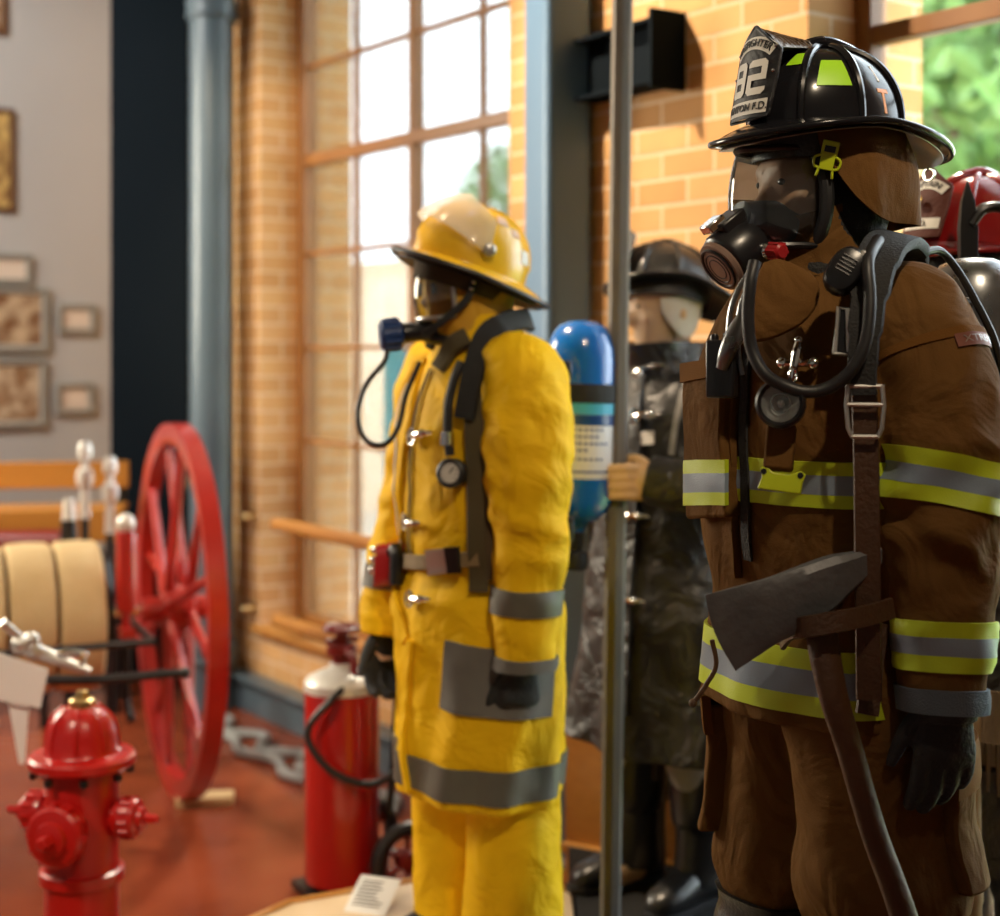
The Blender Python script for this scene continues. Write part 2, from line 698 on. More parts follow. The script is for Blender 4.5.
def window(name, s0, s1, nv, thick_v, zs, thick_z, SILL=SILL):
    root = struct(empty(name, M=WALL_M @ Matrix.Translation((s0, GL, SILL))))
    wd, ht = s1 - s0, HEAD - SILL
    f = MB()
    for x in (.025, wd - .025):
        f.box((x, 0, ht / 2), (.05, .07, ht))
    for z in (.03, ht - .03):
        f.box((wd / 2, 0, z), (wd - .1, .07, .06))
    f.build('frame', 'window_paint', root, bevel=.006)
    for i in range(1, nv):
        k = MB()
        t = .045 if i == thick_v else .014
        k.box((wd * i / nv, 0, ht / 2), (t, .05 if i == thick_v else .03, ht - .12))
        k.build('mullion', 'window_paint', root, bevel=.003)
    for z in zs:
        k = MB()
        t = .05 if abs(z - thick_z) < .01 else .02
        k.box((wd / 2, 0, z - SILL), (wd - .1, .055 if t > .03 else .032, t))
        k.build('glazing_bar', 'window_paint', root, bevel=.003)
    g = MB()
    g.box((wd / 2, .008, ht / 2), (wd - .09, .006, ht - .1))
    g.build('pane', 'window_glass', root)
    return root


ZB = [.77, 1.19, 1.61, 2.03, 2.45, 2.87, 3.29, 3.71]
window('window_1', L0, L1, 4, 2, ZB, 2.45)
window('window_2', RL0, RL1, 4, 9, [1.19, 2.03, 2.45, 3.29], 2.45, SILL2)

# sills of the two windows
for i, (a, b) in enumerate(((L0, L1), (RL0, RL1))):
    k = MB()
    k.box(((a + b) / 2, .08, (SILL, SILL2)[i] + .012), (b - a + .0, .26, .024))
    o = struct(k.build('trim_%d' % (i + 1), 'varnished_oak', bevel=.004))
    o.matrix_world = WALL_M
# low heating pipe cover along the wall foot
k = MB()
k.box((-5.6, -.035, .07), (4.2, .07, .14))
k.box((-5.6, -.05, .15), (4.2, .1, .02))
o = struct(k.build('baseboard_right', 'pipe_paint', bevel=.006))
o.matrix_world = WALL_M

# ================================================================ outdoors
mat('garden_ground', (.62, .54, .44), .95, color2=(.52, .45, .36), vscale=.6)
mat('lawn_green', (.10, .22, .05), .95, color2=(.16, .26, .07), vscale=9, bump=.6, bscale=80)
mat('leaf_green', (.13, .27, .07), .6, color2=(.16, .28, .08), vscale=2.0)
mat('bark', (.12, .08, .05), .9, bump=.5, bscale=30)
g = MB()
g.box((0, 18 + TH, -.15), (60, 36, .3))
o = struct(g.build('ground_outside', 'garden_ground'))
o.name = 'ground'
o.matrix_world = WALL_M
g = MB()
g.box((2.5, 8.5, .01), (13.0, 15.0, .02))
o = struct(g.build('ground_lawn', 'lawn_green'))
o.matrix_world = WALL_M
g = MB()
g.box((-13.0, 4.6, 1.2), (9.0, .3, 2.4))
g.box((-13.0, 4.6, 2.43), (9.1, .4, .07))
o = tag(g.build('garden_wall', 'outdoor_brick', flat=True), 'tan brick garden wall outside beyond the left window', 'wall')
o.matrix_world = WALL_M


def tree(loc, h, rad, label, seed, n=1400):
    rnd = random.Random(seed)
    r = empty('leafy_tree', loc, 0, label, 'tree', 'trees outside the windows')
    t = MB()
    t.tube([(0, 0, -.02), (.03, 0, h * .3), (0, .05, h * .6), (.05, 0, h * .85)], [.16, .12, .09, .03], 10, seg=12)
    for k in range(6):
        a = k * 1.1
        t.tube([(0, 0, h * (.3 + .06 * k)), (cos(a) * rad * .4, sin(a) * rad * .4, h * (.42 + .06 * k)), (cos(a) * rad * .75, sin(a) * rad * .75, h * (.5 + .06 * k))], [.06, .035, .012], 6, seg=6)
    t.build('trunk', 'bark', r)
    c = MB()
    for k in range(n):
        while True:
            q = V((rnd.uniform(-1, 1), rnd.uniform(-1, 1), rnd.uniform(-1, 1)))
            if .25 < q.length < 1 and noise.noise(q * 2.2 + V((seed, 0, 0))) > -.18:
                break
        p = V((q.x * rad, q.y * rad, h * .62 + q.z * h * .42))
        s = rnd.uniform(.09, .19)
        d = V((rnd.uniform(-1, 1), rnd.uniform(-1, 1), rnd.uniform(-.6, 1))).normalized()
        e = d.cross(V((rnd.uniform(-1, 1), rnd.uniform(-1, 1), .3))).normalized()
        f = d.cross(e) * .25
        c.add([p - d * s, p + e * s * .5 + f * s, p + d * s * 1.1, p - e * s * .5 + f * s], [(0, 1, 2), (0, 2, 3)])
    c.build('crown', 'leaf_green', r, flat=True)
    return r


for i, (px, Y, h, rad, lb) in enumerate((
        (1010, 11.0, 5.6, 1.5, 'green leafy tree outside right window, nearest to the glass'),
        (925, 15.0, 6.8, 2.0, 'green leafy tree outside right window, beside brick jamb'),
        (985, 20.0, 8.5, 2.7, 'tall green leafy tree outside right window, farthest of the three'),
        (548, 26.0, 5.2, 1.9, 'pale green tree far outside behind the blue steel column'))):
    p = P(px, 350, Y)
    tree((p.x, p.y, 0), h, rad, lb, 3 + i * 7, 2600)

# ================================================================ lights
def sun(name, d, energy, angle, color):
    l = bpy.data.lights.new(name, 'SUN')
    l.energy, l.angle, l.color = energy, R(angle), color
    o = bpy.data.objects.new(name, l)
    o.rotation_euler = V(d).to_track_quat('-Z', 'Y').to_euler()
    o.location = (4, 8, 6)
    COL.objects.link(o)


def area(name, loc, to, size, energy, color, spread=180, sy=None):
    l = bpy.data.lights.new(name, 'AREA')
    l.energy, l.size, l.color, l.spread = energy, size, color, R(spread)
    if sy:
        l.shape, l.size_y = 'RECTANGLE', sy
    o = bpy.data.objects.new(name, l)
    o.location = loc
    o.rotation_euler = (V(to) - V(loc)).to_track_quat('-Z', 'Y').to_euler()
    COL.objects.link(o)
    return o


def spot(name, loc, to, energy, color, angle, blend=.4, rad=.06):
    l = bpy.data.lights.new(name, 'SPOT')
    l.energy, l.color, l.spot_size, l.spot_blend, l.shadow_soft_size = energy, color, R(angle), blend, rad
    o = bpy.data.objects.new(name, l)
    o.location = loc
    o.rotation_euler = (V(to) - V(loc)).to_track_quat('-Z', 'Y').to_euler()
    COL.objects.link(o)
    return o


sun('sunlight', (-.20, -.62, -.72), 16.0, 5.0, (1, .86, .66))
# warm spots under the ceiling, several added only to brighten one area
spot('overhead_spot', (-1.36, 4.30, 4.15), (.58, 4.25, 2.05), 700, (1, .78, .54), 50, .5)
spot('overhead_spot', (-1.9, 2.9, 4.1), (-.98, 6.6, 2.1), 420, (1, .74, .46), 24, .6)  # added to brighten the brick pilaster
spot('overhead_spot', (.9, .2, 4.15), (.2, 3.0, 1.55), 290, (1, .80, .56), 36, 1.0)
spot('overhead_spot', (-2.5, .9, 4.15), (-1.2, 4.1, .75), 480, (1, .84, .64), 34, .8)  # added to brighten the paper tags and hydrant
spot('overhead_spot', (-2.7, 3.6, 4.15), (-1.65, 5.2, .75), 190, (1, .80, .56), 44, .8)  # added to brighten the hose reel and wheel
spot('overhead_spot', (-3.4, 4.6, 4.1), (-2.4, 8.0, 1.7), 480, (1, .97, .93), 80, .8)
area('left_fill', (-4.0, 5.85, 2.5), (.2, 3.0, 1.4), 1.2, 200, (1, .88, .68), sy=1.8)  # added soft fill floating inside the room, with no window behind it
for i, (a, b) in enumerate(((L0, L1), (RL0, RL1))):
    p = W((a + b) / 2, TH + .05, (SILL + HEAD) / 2)
    l = bpy.data.lights.new('window_portal', 'AREA')
    l.shape, l.size, l.size_y = 'RECTANGLE', b - a, HEAD - SILL
    l.cycles.is_portal = True
    o = bpy.data.objects.new('window_portal', l)
    o.location = p
    o.rotation_euler = (-ODIR).to_track_quat('-Z', 'Y').to_euler()
    COL.objects.link(o)
# ================================================================ columns, pipe, platform
def column_pillar(name, s, d, wide, deep, matn, label, flange=.018, web=.014):
    """steel H column square to the walls, flanges parallel to the window wall"""
    root = empty(name, M=WALL_M @ Matrix.Translation((s, d, 0)), label=label, cat='column')
    for sg in (-1, 1):
        f = MB()
        f.box((0, sg * (deep / 2 - flange / 2), CEIL / 2), (wide, flange, CEIL))
        f.build('flange', matn, root, bevel=.003)
    f = MB()
    f.box((0, 0, CEIL / 2), (web, deep - flange * 2, CEIL))
    f.build('web', matn, root)
    k = MB()
    k.box((0, 0, .011), (wide + .12, deep + .1, .022))
    for a in (-1, 1):
        for b in (-1, 1):
            k.lathe([(.016, .022), (.016, .036), (.008, .04)], 6, Matrix.Translation((a * (wide / 2 + .03), b * (deep / 2 + .02), 0)))
    k.build('base_plate', matn, root, bevel=.003)
    return root


# the near blue column between the left window and the brick pier
cp = P(557, 350, 4.75)
cq = WALL_M.inverted() @ cp
col1 = empty('steel_column', M=Matrix.Translation((cp.x, cp.y, 0)) @ Matrix.Rotation(R(22), 4, 'Z'),
             label='tall blue-grey steel column between left window and brick wall', cat='column')
f = MB()
f.rings([[V((.078 * sgnpow(cos(2 * pi * (j + .5) / 48), .22), .095 * sgnpow(sin(2 * pi * (j + .5) / 48), .22), z)) for j in range(48)] for z in (.02, CEIL)])
f.build('shaft', 'blue_steel_paint', col1, ang=30)
f = MB()
f.box((0, 0, .01), (.3, .26, .02))
for a in (-1, 1):
    for b in (-1, 1):
        f.lathe([(.015, .02), (.015, .034), (.007, .038)], 6, Matrix.Translation((a * .125, b * .105, 0)))
f.build('base_plate', 'blue_steel_paint', col1, bevel=.002)
# dark beam stub bolted between this column and the brick wall
pa, pb = P(588, 62, 4.70), P(668, 62, 4.36)
b = MB()
dirv = (pb - pa)
ln = dirv.length
Mb = frame_from((pa + pb) / 2, (0, 0, 1), V((-dirv.y, dirv.x, 0)))
b.box((0, 0, 0), (ln, .012, .17), Mb)
b.box((0, 0, .09), (ln, .11, .014), Mb)
b.box((0, 0, -.09), (ln, .11, .014), Mb)
bo = b.build('beam_bracket', 'dark_steel_paint', col1, bevel=.003)
bo.matrix_parent_inverse = col1.matrix_world.inverted()
b = MB()
b.box((ln / 2 + .008, 0, 0), (.016, .15, .23), Mb)
for z in (-.085, .085):
    for y in (-.05, .05):
        b.ball((ln / 2 - .004, y, z), (.01, .012, .012), 8, 6, Mb)
bo = b.build('end_plate', 'dark_steel_paint', col1, bevel=.003)
bo.matrix_parent_inverse = col1.matrix_world.inverted()

# dark column in the far corner
q = P(152, 350, 7.35)
col2 = empty('steel_column', M=Matrix.Translation((q.x, q.y, 0)) @ Matrix.Rotation(R(6), 4, 'Z'),
             label='dark navy steel column in far corner beside the grey wall', cat='column')
for sg in (-1, 1):
    f = MB()
    f.box((0, sg * .09, CEIL / 2), (.37, .02, CEIL))
    f.build('flange', 'dark_steel_paint', col2, bevel=.003)
f = MB()
f.box((0, 0, CEIL / 2), (.016, .16, CEIL))
f.build('web', 'dark_steel_paint', col2)
f = MB()
f.box((0, 0, .012), (.46, .3, .024))
f.build('base_plate', 'dark_steel_paint', col2, bevel=.003)

# round grey-blue downpipe next to it
q = P(212, 350, 6.72)
dp = empty('drain_pipe', (q.x, q.y, 0), 0, 'round grey-blue drain pipe running up beside dark column', 'pipe')
k = MB()
k.lathe([(.098, 0), (.098, CEIL)], 32)
k.build('pipe', 'pipe_paint', dp)
for z in (.25, 3.12):
    k = MB()
    k.lathe([(.1, z - .05), (.112, z - .045), (.112, z + .045), (.1, z + .05)], 32)
    k.torus(.112, .006, 32, 6, Matrix.Translation((0, 0, z - .03)))
    k.torus(.112, .006, 32, 6, Matrix.Translation((0, 0, z + .03)))
    k.build('coupling', 'pipe_paint', dp)

# --- display platform the figures stand on
PZ = .15
pl = empty('display_platform', (0, 0, 0), 0, 'low wooden display platform under the yellow and brown uniforms', 'platform')
front = [P(238, 350, 3.79), P(292, 350, 3.94), P(415, 350, 4.10), P(575, 350, 4.06)]
fpoly = [(-.86, 2.6), (front[0].x, 3.62), (front[0].x + .02, 3.79), (front[1].x, 3.93), (front[2].x, 4.09), (.19, 4.02), (.19, 1.7), (-.4, 1.7)]
k = MB()
k.prism(fpoly, 0, PZ)
k.build('deck', 'platform_board', pl, bevel=.004, ang=30)
k = MB()
n = len(fpoly)
for i in range(1, 5):
    a, b = V((*fpoly[i], 0)), V((*fpoly[i + 1], 0)) if i + 1 < n else V((*fpoly[0], 0))
    d = (b - a).normalized()
    o_ = V((-d.y, d.x, 0)) * .009
    ms = (a + b) / 2 + o_
    Mx = frame_from((ms.x, ms.y, PZ / 2 + .002), (0, 0, 1), (-d.y, d.x, 0))
    k.box((0, 0, 0), ((b - a).length + .012, .018, PZ + .012), Mx)
k.build('edging', 'platform_edge', pl, bevel=.004)
rpoly = [(.2, 1.7), (.2, 4.39), (.44, 4.25), (.60, 4.14), (1.22, 3.34), (1.9, 2.39), (1.9, 1.7)]
k = MB()
k.prism(rpoly, 0, PZ - .002)
k.build('carpeted_deck', 'black_carpet', pl, ang=30)
# upstand board behind the black uniform with an oak nosing
rw = empty('wooden_kickboard', (0, 0, 0), 0, 'low orange wooden board behind the black boots', 'board')
e0, e1 = P(566, 350, 4.44), P(704, 350, 4.22)
d = (e1 - e0).normalized()
Mx = frame_from(((e0 + e1) / 2 * 1)[:2] + (0,), (0, 0, 1), (-d.y, d.x, 0))
k = MB()
k.box((0, .0, PZ + .16), ((e1 - e0).length, .02, .31), Mx)
k.build('panel', 'varnished_oak', rw, bevel=.003)
k = MB()
k.box((0, -.012, PZ - .012), ((e1 - e0).length, .05, .03), Mx)
k.box((0, .0, PZ / 2 - .012), ((e1 - e0).length, .02, PZ - .03), Mx)
k.build('nosing', 'platform_edge', rw, bevel=.004)

# information card lying on the platform
c0 = P(364, 902, 3.86)
ic = empty('information_card', (c0.x, c0.y, PZ), R(-20), 'white printed card propped on the pale platform by yellow trousers', 'card')
Mc = Matrix.Translation((0, 0, .0)) @ Matrix.Rotation(R(-62), 4, 'X')
k = MB()
k.box((0, 0, .06), (.115, .002, .125), Mc)
k.build('sheet', 'white_card', ic)
k = MB()
rnd = random.Random(4)
for i in range(8):
    wdt = .085 * rnd.uniform(.6, 1)
    k.box((-.045 + wdt / 2, -.0014, .105 - i * .0115), (wdt, .0006, .0035), Mc)
k.build('print', 'ink', ic)

# ================================================================ pictures on the grey wall
mat('frame_pewter', (.34, .33, .29), .5, color2=(.26, .25, .22))
mat('frame_brown', (.13, .05, .02), .45)
mat('mount_card', (.66, .60, .52), .8)
mat('photo_cream', (.78, .66, .54), .7)


def sepia(name, c1, c2, seed, sc):
    m = mat(name, c1, .6, color2=c2, vscale=sc, vcon=.13)
    for nd in m.node_tree.nodes:
        if nd.type == 'MAPPING':
            nd.inputs['Location'].default_value = (seed, seed * 2, 0)
    return name


sepia('sepia_crowd', (.62, .47, .30), (.20, .085, .03), 1.3, 13)
sepia('sepia_house', (.64, .50, .34), (.27, .14, .06), 4.1, 17)
sepia('sepia_gold', (.70, .48, .16), (.25, .13, .04), 7.7, 15)
# back wall plane: points W(-7.9, -d, z)


def on_back(px, py):
    u = (px - PCX) / FPX
    # W(s0,d,z): p = E*s0 + O*(off+d);  solve for p.x = u p.y
    a, b = EDIR * -7.9, ODIR
    t = (u * a.y - a.x) / (b.x - u * b.y)
    p = a + b * t
    return t - WOFF, CAMZ - (py - HY) / FPX * p.y, p.y


def picture(px0, px1, py0, py1, art, fr, label, fw, group=None, mount=0.0):
    d0, z1, _ = on_back(px0, py0)
    d1, z0, _ = on_back(px1, py1)
    wd, ht = d1 - d0, z1 - z0
    Mx = WALL_M @ Matrix.Translation((-7.9, (d0 + d1) / 2, (z0 + z1) / 2)) @ Matrix.Rotation(R(90), 4, 'Z')
    r = empty('framed_picture', M=Mx, label=label, cat='picture')      # x along wall, -y to the room
    k = MB()
    for sx, sz, w_, h_ in ((-1, 0, fw, ht), (1, 0, fw, ht), (0, 1, wd - 2 * fw, fw), (0, -1, wd - 2 * fw, fw)):
        k.box((sx * (wd - fw) / 2, -.014, sz * (ht - fw) / 2), (w_, .026, h_))
    k.build('frame', fr, r, bevel=.003)
    iw, ih = wd - 2 * fw, ht - 2 * fw
    if mount:
        k = MB()
        k.box((0, -.006, 0), (iw, .006, ih))
        k.build('mount', 'mount_card', r)
    k = MB()
    k.box((0, -.0105, 0), (iw - 2 * mount, .004, ih - 2 * mount))
    k.build('print', art, r)
    return r


picture(-60, 13, 103, 212, 'sepia_gold', 'frame_brown', 'golden picture in brown frame cut by the left photo edge', .02)
picture(-70, 5, -40, 36, 'sepia_house', 'frame_brown', 'dark framed picture at the top left corner of the photo', .02)
picture(-30, 31, 252, 285, 'photo_cream', 'frame_pewter', 'small cream print in grey frame above the sepia pictures', .03)
picture(-50, 48, 286, 352, 'sepia_crowd', 'frame_pewter', 'sepia picture in grey frame, upper of the two large ones', .03, mount=.012)
picture(-50, 46, 359, 427, 'sepia_house', 'frame_pewter', 'sepia picture in grey frame, lower of the two large ones', .03, mount=.012)
picture(57, 95, 304, 334, 'photo_cream', 'frame_pewter', 'tiny grey framed picture beside dark column, upper one', .026, mount=.012)
picture(55, 93, 383, 414, 'photo_cream', 'frame_pewter', 'tiny grey framed picture beside dark column, lower one', .026, mount=.012)

# ================================================================ hydrant
mat('hydrant_red', (.50, .008, .006), .3, color2=(.42, .006, .005), vscale=5, coat=.15, bump=.05, bscale=25, spec=.6)
mat('brass', (.75, .55, .25), .3, 1.0)
mat('chrome', (.82, .82, .80), .12, 1.0)
mat('iron', (.03, .03, .032), .35, .6)
hp = P(82, 350, 3.72)
hy = empty('fire_hydrant', (hp.x, hp.y, 0), R(6), 'glossy red fire hydrant standing on the red floor', 'hydrant')
hy.scale = (.92, .92, .955)
k = MB()
k.lathe([(.135, 0), (.135, .03), (.112, .035), (.108, .06), (.1, .075), (.098, .28), (.1, .3), (.112, .305), (.112, .33), (.1, .335), (.097, .35), (.097, .58), (.118, .585), (.118, .6)], 40)
k.build('barrel', 'hydrant_red', hy)
k = MB()
k.lathe([(.136, .598), (.142, .605), (.142, .622), (.134, .63), (.104, .634), (.097, .645), (.094, .68), (.082, .72), (.058, .745), (.03, .752)], 40)
for i in range(8):
    a = i * pi / 4
    k.tube([(cos(a) * .096, sin(a) * .096, .645), (cos(a) * .094, sin(a) * .094, .68), (cos(a) * .08, sin(a) * .08, .722), (cos(a) * .05, sin(a) * .05, .75)], .006, 6, seg=8)
k.build('bonnet', 'hydrant_red', hy)
for i in range(8):
    a = i * pi / 4 + .2
    k = MB()
    k.lathe([(.011, .588), (.011, .574), (.006, .57)], 6, Matrix.Translation((cos(a) * .126, sin(a) * .126, 0)))
    k.build('bolt', 'iron', hy)
k = MB()
k.lathe([(.036, .748), (.036, .768), (.03, .772)], 8)
k.lathe([(.02, .77), (.017, .79), (.014, .792)], 5)
k.build('operating_nut', 'brass', hy)


def outlet(ang, L, r, z=.47):
    Mx = Matrix.Rotation(ang, 4, 'Z') @ Matrix.Translation((0, 0, z)) @ Matrix.Rotation(R(90), 4, 'X')
    n_ = MB()
    n_.lathe([(r * .9, .06), (r * .9, L), (r * 1.25, L + .002), (r * 1.3, L + .01), (r * 1.3, L + .018)], 32, Mx)
    no = n_.build('outlet', 'hydrant_red', hy)
    c = MB()
    c.lathe([(r * 1.24, L + .018), (r * 1.24, L + .05), (r * 1.12, L + .058), (r * .72, L + .062), (r * .66, L + .075), (r * .36, L + .08)], 32, Mx)
    for i in range(12):
        a = i * pi / 6
        c.tube([(cos(a) * r * 1.25, sin(a) * r * 1.25, L + .02), (cos(a) * r * 1.25, sin(a) * r * 1.25, L + .048)], .006, 5, 0, Mx)
    c.build('cap', 'hydrant_red', no)
    c = MB()
    c.lathe([(r * .34, L + .075), (r * .28, L + .112), (r * .2, L + .115)], 5, Mx)
    c.build('cap_nut', 'hydrant_red', no)


outlet(R(-18), .105, .062, .455)      # big steamer outlet to the front
outlet(R(72), .105, .04, .47)
outlet(R(-108), .105, .04, .47)

# ================================================================ red extinguisher on a wheeled cart
mat('gloss_red', (.46, .012, .008), .22, color2=(.38, .008, .006), vscale=4, coat=.5, spec=.6)
mat('dark_red', (.16, .01, .008), .35)
mat('black_rubber', (.012, .012, .013), .45, color2=(.018, .018, .02), vscale=20)
mat('white_metal', (.75, .74, .70), .35, .3)
ep = P(342, 350, 4.42)
ex = empty('wheeled_extinguisher', (ep.x, ep.y, 0), R(-60), 'tall red wheeled extinguisher cylinder beside yellow uniform', 'fire extinguisher')
k = MB()
k.lathe([(.09, .03), (.108, .045), (.11, .06), (.11, .60), (.106, .615)], 40)
k.build('cylinder', 'gloss_red', ex)
k = MB()
k.lathe([(.112, .6), (.112, .625), (.1, .64), (.06, .658), (.04, .664), (.036, .68)], 40)
k.build('shoulder', 'white_metal', ex)
k = MB()
k.lathe([(.03, .67), (.03, .70), (.045, .705), (.045, .73), (.02, .735), (.02, .775)], 20)
k.tube([(-.06, 0, .72), (.07, 0, .72)], .014, 10)
k.tube([(.07, 0, .72), (.085, 0, .70), (.086, 0, .66)], .012, 10)
k.tube([(0, -.05, .745), (0, .05, .745)], .009, 8)
k.build('valve', 'dark_red', ex)
k = MB()
k.torus(.05, .008, 28, 8, Matrix.Translation((0, 0, .78)))
k.tube([(-.05, 0, .78), (.05, 0, .78)], .006, 6)
k.tube([(0, -.05, .78), (0, .05, .78)], .006, 6)
k.build('hand_wheel', 'dark_red', ex)
k = MB()
eR = Matrix.Rotation(R(62), 4, 'Z')
k.tube([eR @ V(q_) for q_ in ((.086, 0, .67), (-.02, -.13, .60), (-.09, -.125, .50), (-.02, -.145, .40), (.10, -.12, .355), (.18, 0, .40), (.18, .06, .55))], .0105, 10, seg=40)
k.build('hose', 'black_rubber', ex)
k = MB()
k.tube([(-.08, .09, .0), (-.08, .13, .4), (-.08, .14, .68), (0, .145, .72), (.08, .14, .68), (.08, .13, .4), (.08, .09, .0)], .012, 8, seg=40)
k.box((0, .1, .06), (.24, .03, .02))
k.box((0, 0, .02), (.2, .24, .02))
k.build('carrier', 'iron', ex)
for sg in (-1, 1):
    k = MB()
    Mx = Matrix.Translation((.15 * sg, .14, .115)) @ Matrix.Rotation(R(90), 4, 'Y')
    k.torus(.095, .02, 36, 10, Mx)
    wo = k.build('wheel', 'black_rubber', ex)
    k = MB()
    k.lathe([(.03, -.03), (.03, .03), (.02, .035)], 16, Mx)
    k.torus(.076, .008, 30, 6, Mx)
    for i in range(6):
        a = i * pi / 3
        k.tube([(cos(a) * .02, sin(a) * .02, 0), (cos(a) * .08, sin(a) * .08, 0)], .008, 6, 0, Mx)
    k.build('spokes', 'dark_red', wo)
k = MB()
k.tube([(-.17, .14, .115), (.17, .14, .115)], .01, 8)
k.build('axle', 'chrome', ex)

# ================================================================ hose cart with big red wheel
mat('wheel_red', (.50, .022, .012), .3, color2=(.30, .010, .008), vscale=6, coat=.4)
mat('canvas_hose', (.66, .50, .27), .85, color2=(.54, .38, .18), vscale=8, bump=.5, bscale=120)
WC = V((-1.166, 5.42, .668))
ax = V((.9165, .4, 0))
Mcart = Matrix((ax, V((-ax.y, ax.x, 0)), V((0, 0, 1)))).transposed().to_4x4()   # x along axle, -y towards camera
Mcart.translation = (WC.x, WC.y, 0)
hc = empty('hose_cart', M=Mcart, label='antique hose cart with tall red spoked wheel and canvas hose reel', cat='cart')


def cart_wheel(x):
    Mx = Matrix.Translation((x, 0, WC.z)) @ Matrix.Rotation(R(90), 4, 'Y')
    rim = MB()
    prof = [(.60, -.026), (.632, -.032), (.668, -.032), (.668, .032), (.632, .032), (.60, .026)]
    n = 72
    rs = [[V((r * cos(2 * pi * i / n), r * sin(2 * pi * i / n), z)) for r, z in prof] for i in range(n)]
    rim.rings(rs, True, False, 0, Mx, vclosed=True)
    wo = rim.build('wheel', 'wheel_red', hc)
    hb = MB()
    hb.lathe([(.03, -.13), (.042, -.125), (.045, -.06), (.075, -.045), (.08, 0), (.075, .045), (.045, .06), (.042, .125), (.03, .13)], 24, Mx)
    hb.build('hub', 'wheel_red', wo)
    for i in range(12):
        a = i * pi / 6 + .2
        sp = MB()
        z = .035 if i % 2 else -.035
        sp.tube([(cos(a) * .06, sin(a) * .06, z), (cos(a) * .3, sin(a) * .3, z * .6), (cos(a) * .605, sin(a) * .605, z * .2)], [.022, .018, .015], 8, 0, Mx)
        sp.build('spoke', 'wheel_red', wo)


cart_wheel(0)
cart_wheel(-1.55)
k = MB()
k.tube([(-1.68, 0, WC.z), (.16, 0, WC.z)], .02, 12)
k.build('axle', 'chrome', hc)
Mr = Matrix.Translation((0, 0, WC.z)) @ Matrix.Rotation(R(90), 4, 'Y')
for x in (-.27, -1.28):
    rl = MB()
    rl.torus(.22, .012, 40, 6, Matrix.Translation((x, 0, WC.z)) @ Matrix.Rotation(R(90), 4, 'Y'))
    for i in range(6):
        a = i * pi / 3
        rl.tube([(x, 0, WC.z), (x, cos(a) * .22, WC.z + sin(a) * .22)], .008, 6)
    rl.build('reel_end', 'iron', hc)
for i in range(6):
    x1 = -.285 - i * .163
    k = MB()
    prof = [(.1, x1 - .15), (.25, x1 - .15), (.258, x1 - .14), (.262, x1 - .075), (.258, x1 - .01), (.25, x1), (.1, x1)]
    k.lathe(prof, 56, Mr)
    k.build('hose_winding', 'canvas_hose', hc)
# iron side rails and frame
k = MB()
k.tube([(-.18, -.5, WC.z - .02), (-1.36, -.5, WC.z - .02)], .012, 8)
for x in (-.18, -1.36):
    k.tube([(x, -.5, WC.z - .02), (x, .45, WC.z - .02)], .014, 8)
    k.tube([(x, 0, WC.z - .02), (x, 0, .36), (x, -.1, .30)], .014, 8)
k.tube([(-.18, .45, WC.z - .02), (-1.36, .45, WC.z - .02)], .012, 8)
k.build('frame', 'iron', hc)
# red lantern post beside the wheel
q = Mcart.inverted() @ P(126, 600, 5.12)
k = MB()
k.lathe([(.028, q.z - .04), (.034, q.z - .02), (.034, q.z + .22), (.03, q.z + .235)], 20, Matrix.Translation((q.x, q.y, 0)))
k.tube([(q.x, q.y, q.z - .03), (q.x, q.y, WC.z - .03)], .014, 8)
k.box((q.x, q.y, WC.z - .03), (.05, .1, .03))
po = k.build('lamp_post', 'wheel_red', hc)
k = MB()
k.ball((q.x, q.y, q.z + .26), (.032, .032, .036), 16, 10)
k.build('lamp_cap', 'white_metal', po)
# tow bar: shaft and T handle resting at waist height near the hydrant
hA, hB = P(-40, 676, 4.12), P(185, 673, 4.3)
mid = (hA + hB) / 2
iv = Mcart.inverted()
k = MB()
k.tube([iv @ P(38, 674, 4.16), iv @ V((-1.72, 4.72, .55)), iv @ V((-1.78, 4.95, WC.z - .02))], .016, 8)
k.build('tow_shaft', 'iron', hc)
k = MB()
k.tube([iv @ hA, iv @ P(85, 680, 4.22), iv @ P(160, 674, 4.28), iv @ hB], [.013, .013, .013, .011], 10, seg=12)
k.ball(iv @ hB, .017, 10, 8)
k.build('tow_handle', 'iron', hc)
# upright playpipes behind the reel
for (px, py, pyb) in ((85, 442, 560), (110, 457, 560)):
    a, b = P(px, py, 5.9), P(px + 4, pyb, 5.9)
    hgt = a.z - .62
    n_ = empty('nozzle_pipe', (a.x, a.y, 0.0), 0, 'upright polished nozzle pipe behind hose reel, %s one' % ('taller left' if px == 85 else 'shorter right'), 'nozzle')
    k = MB()
    k.lathe([(.034, 0), (.034, .015), (.018, .02), (.016, a.z - .3)], 14)
    k.build('stem', 'iron', n_)
    k = MB()
    z = a.z
    k.lathe([(.02, z - .3), (.017, z - .18), (.03, z - .17), (.034, z - .14), (.03, z - .11), (.016, z - .1), (.014, z - .07), (.026, z - .06), (.028, z - .03), (.02, z)], 18)
    k.build('tip', 'white_metal', n_)

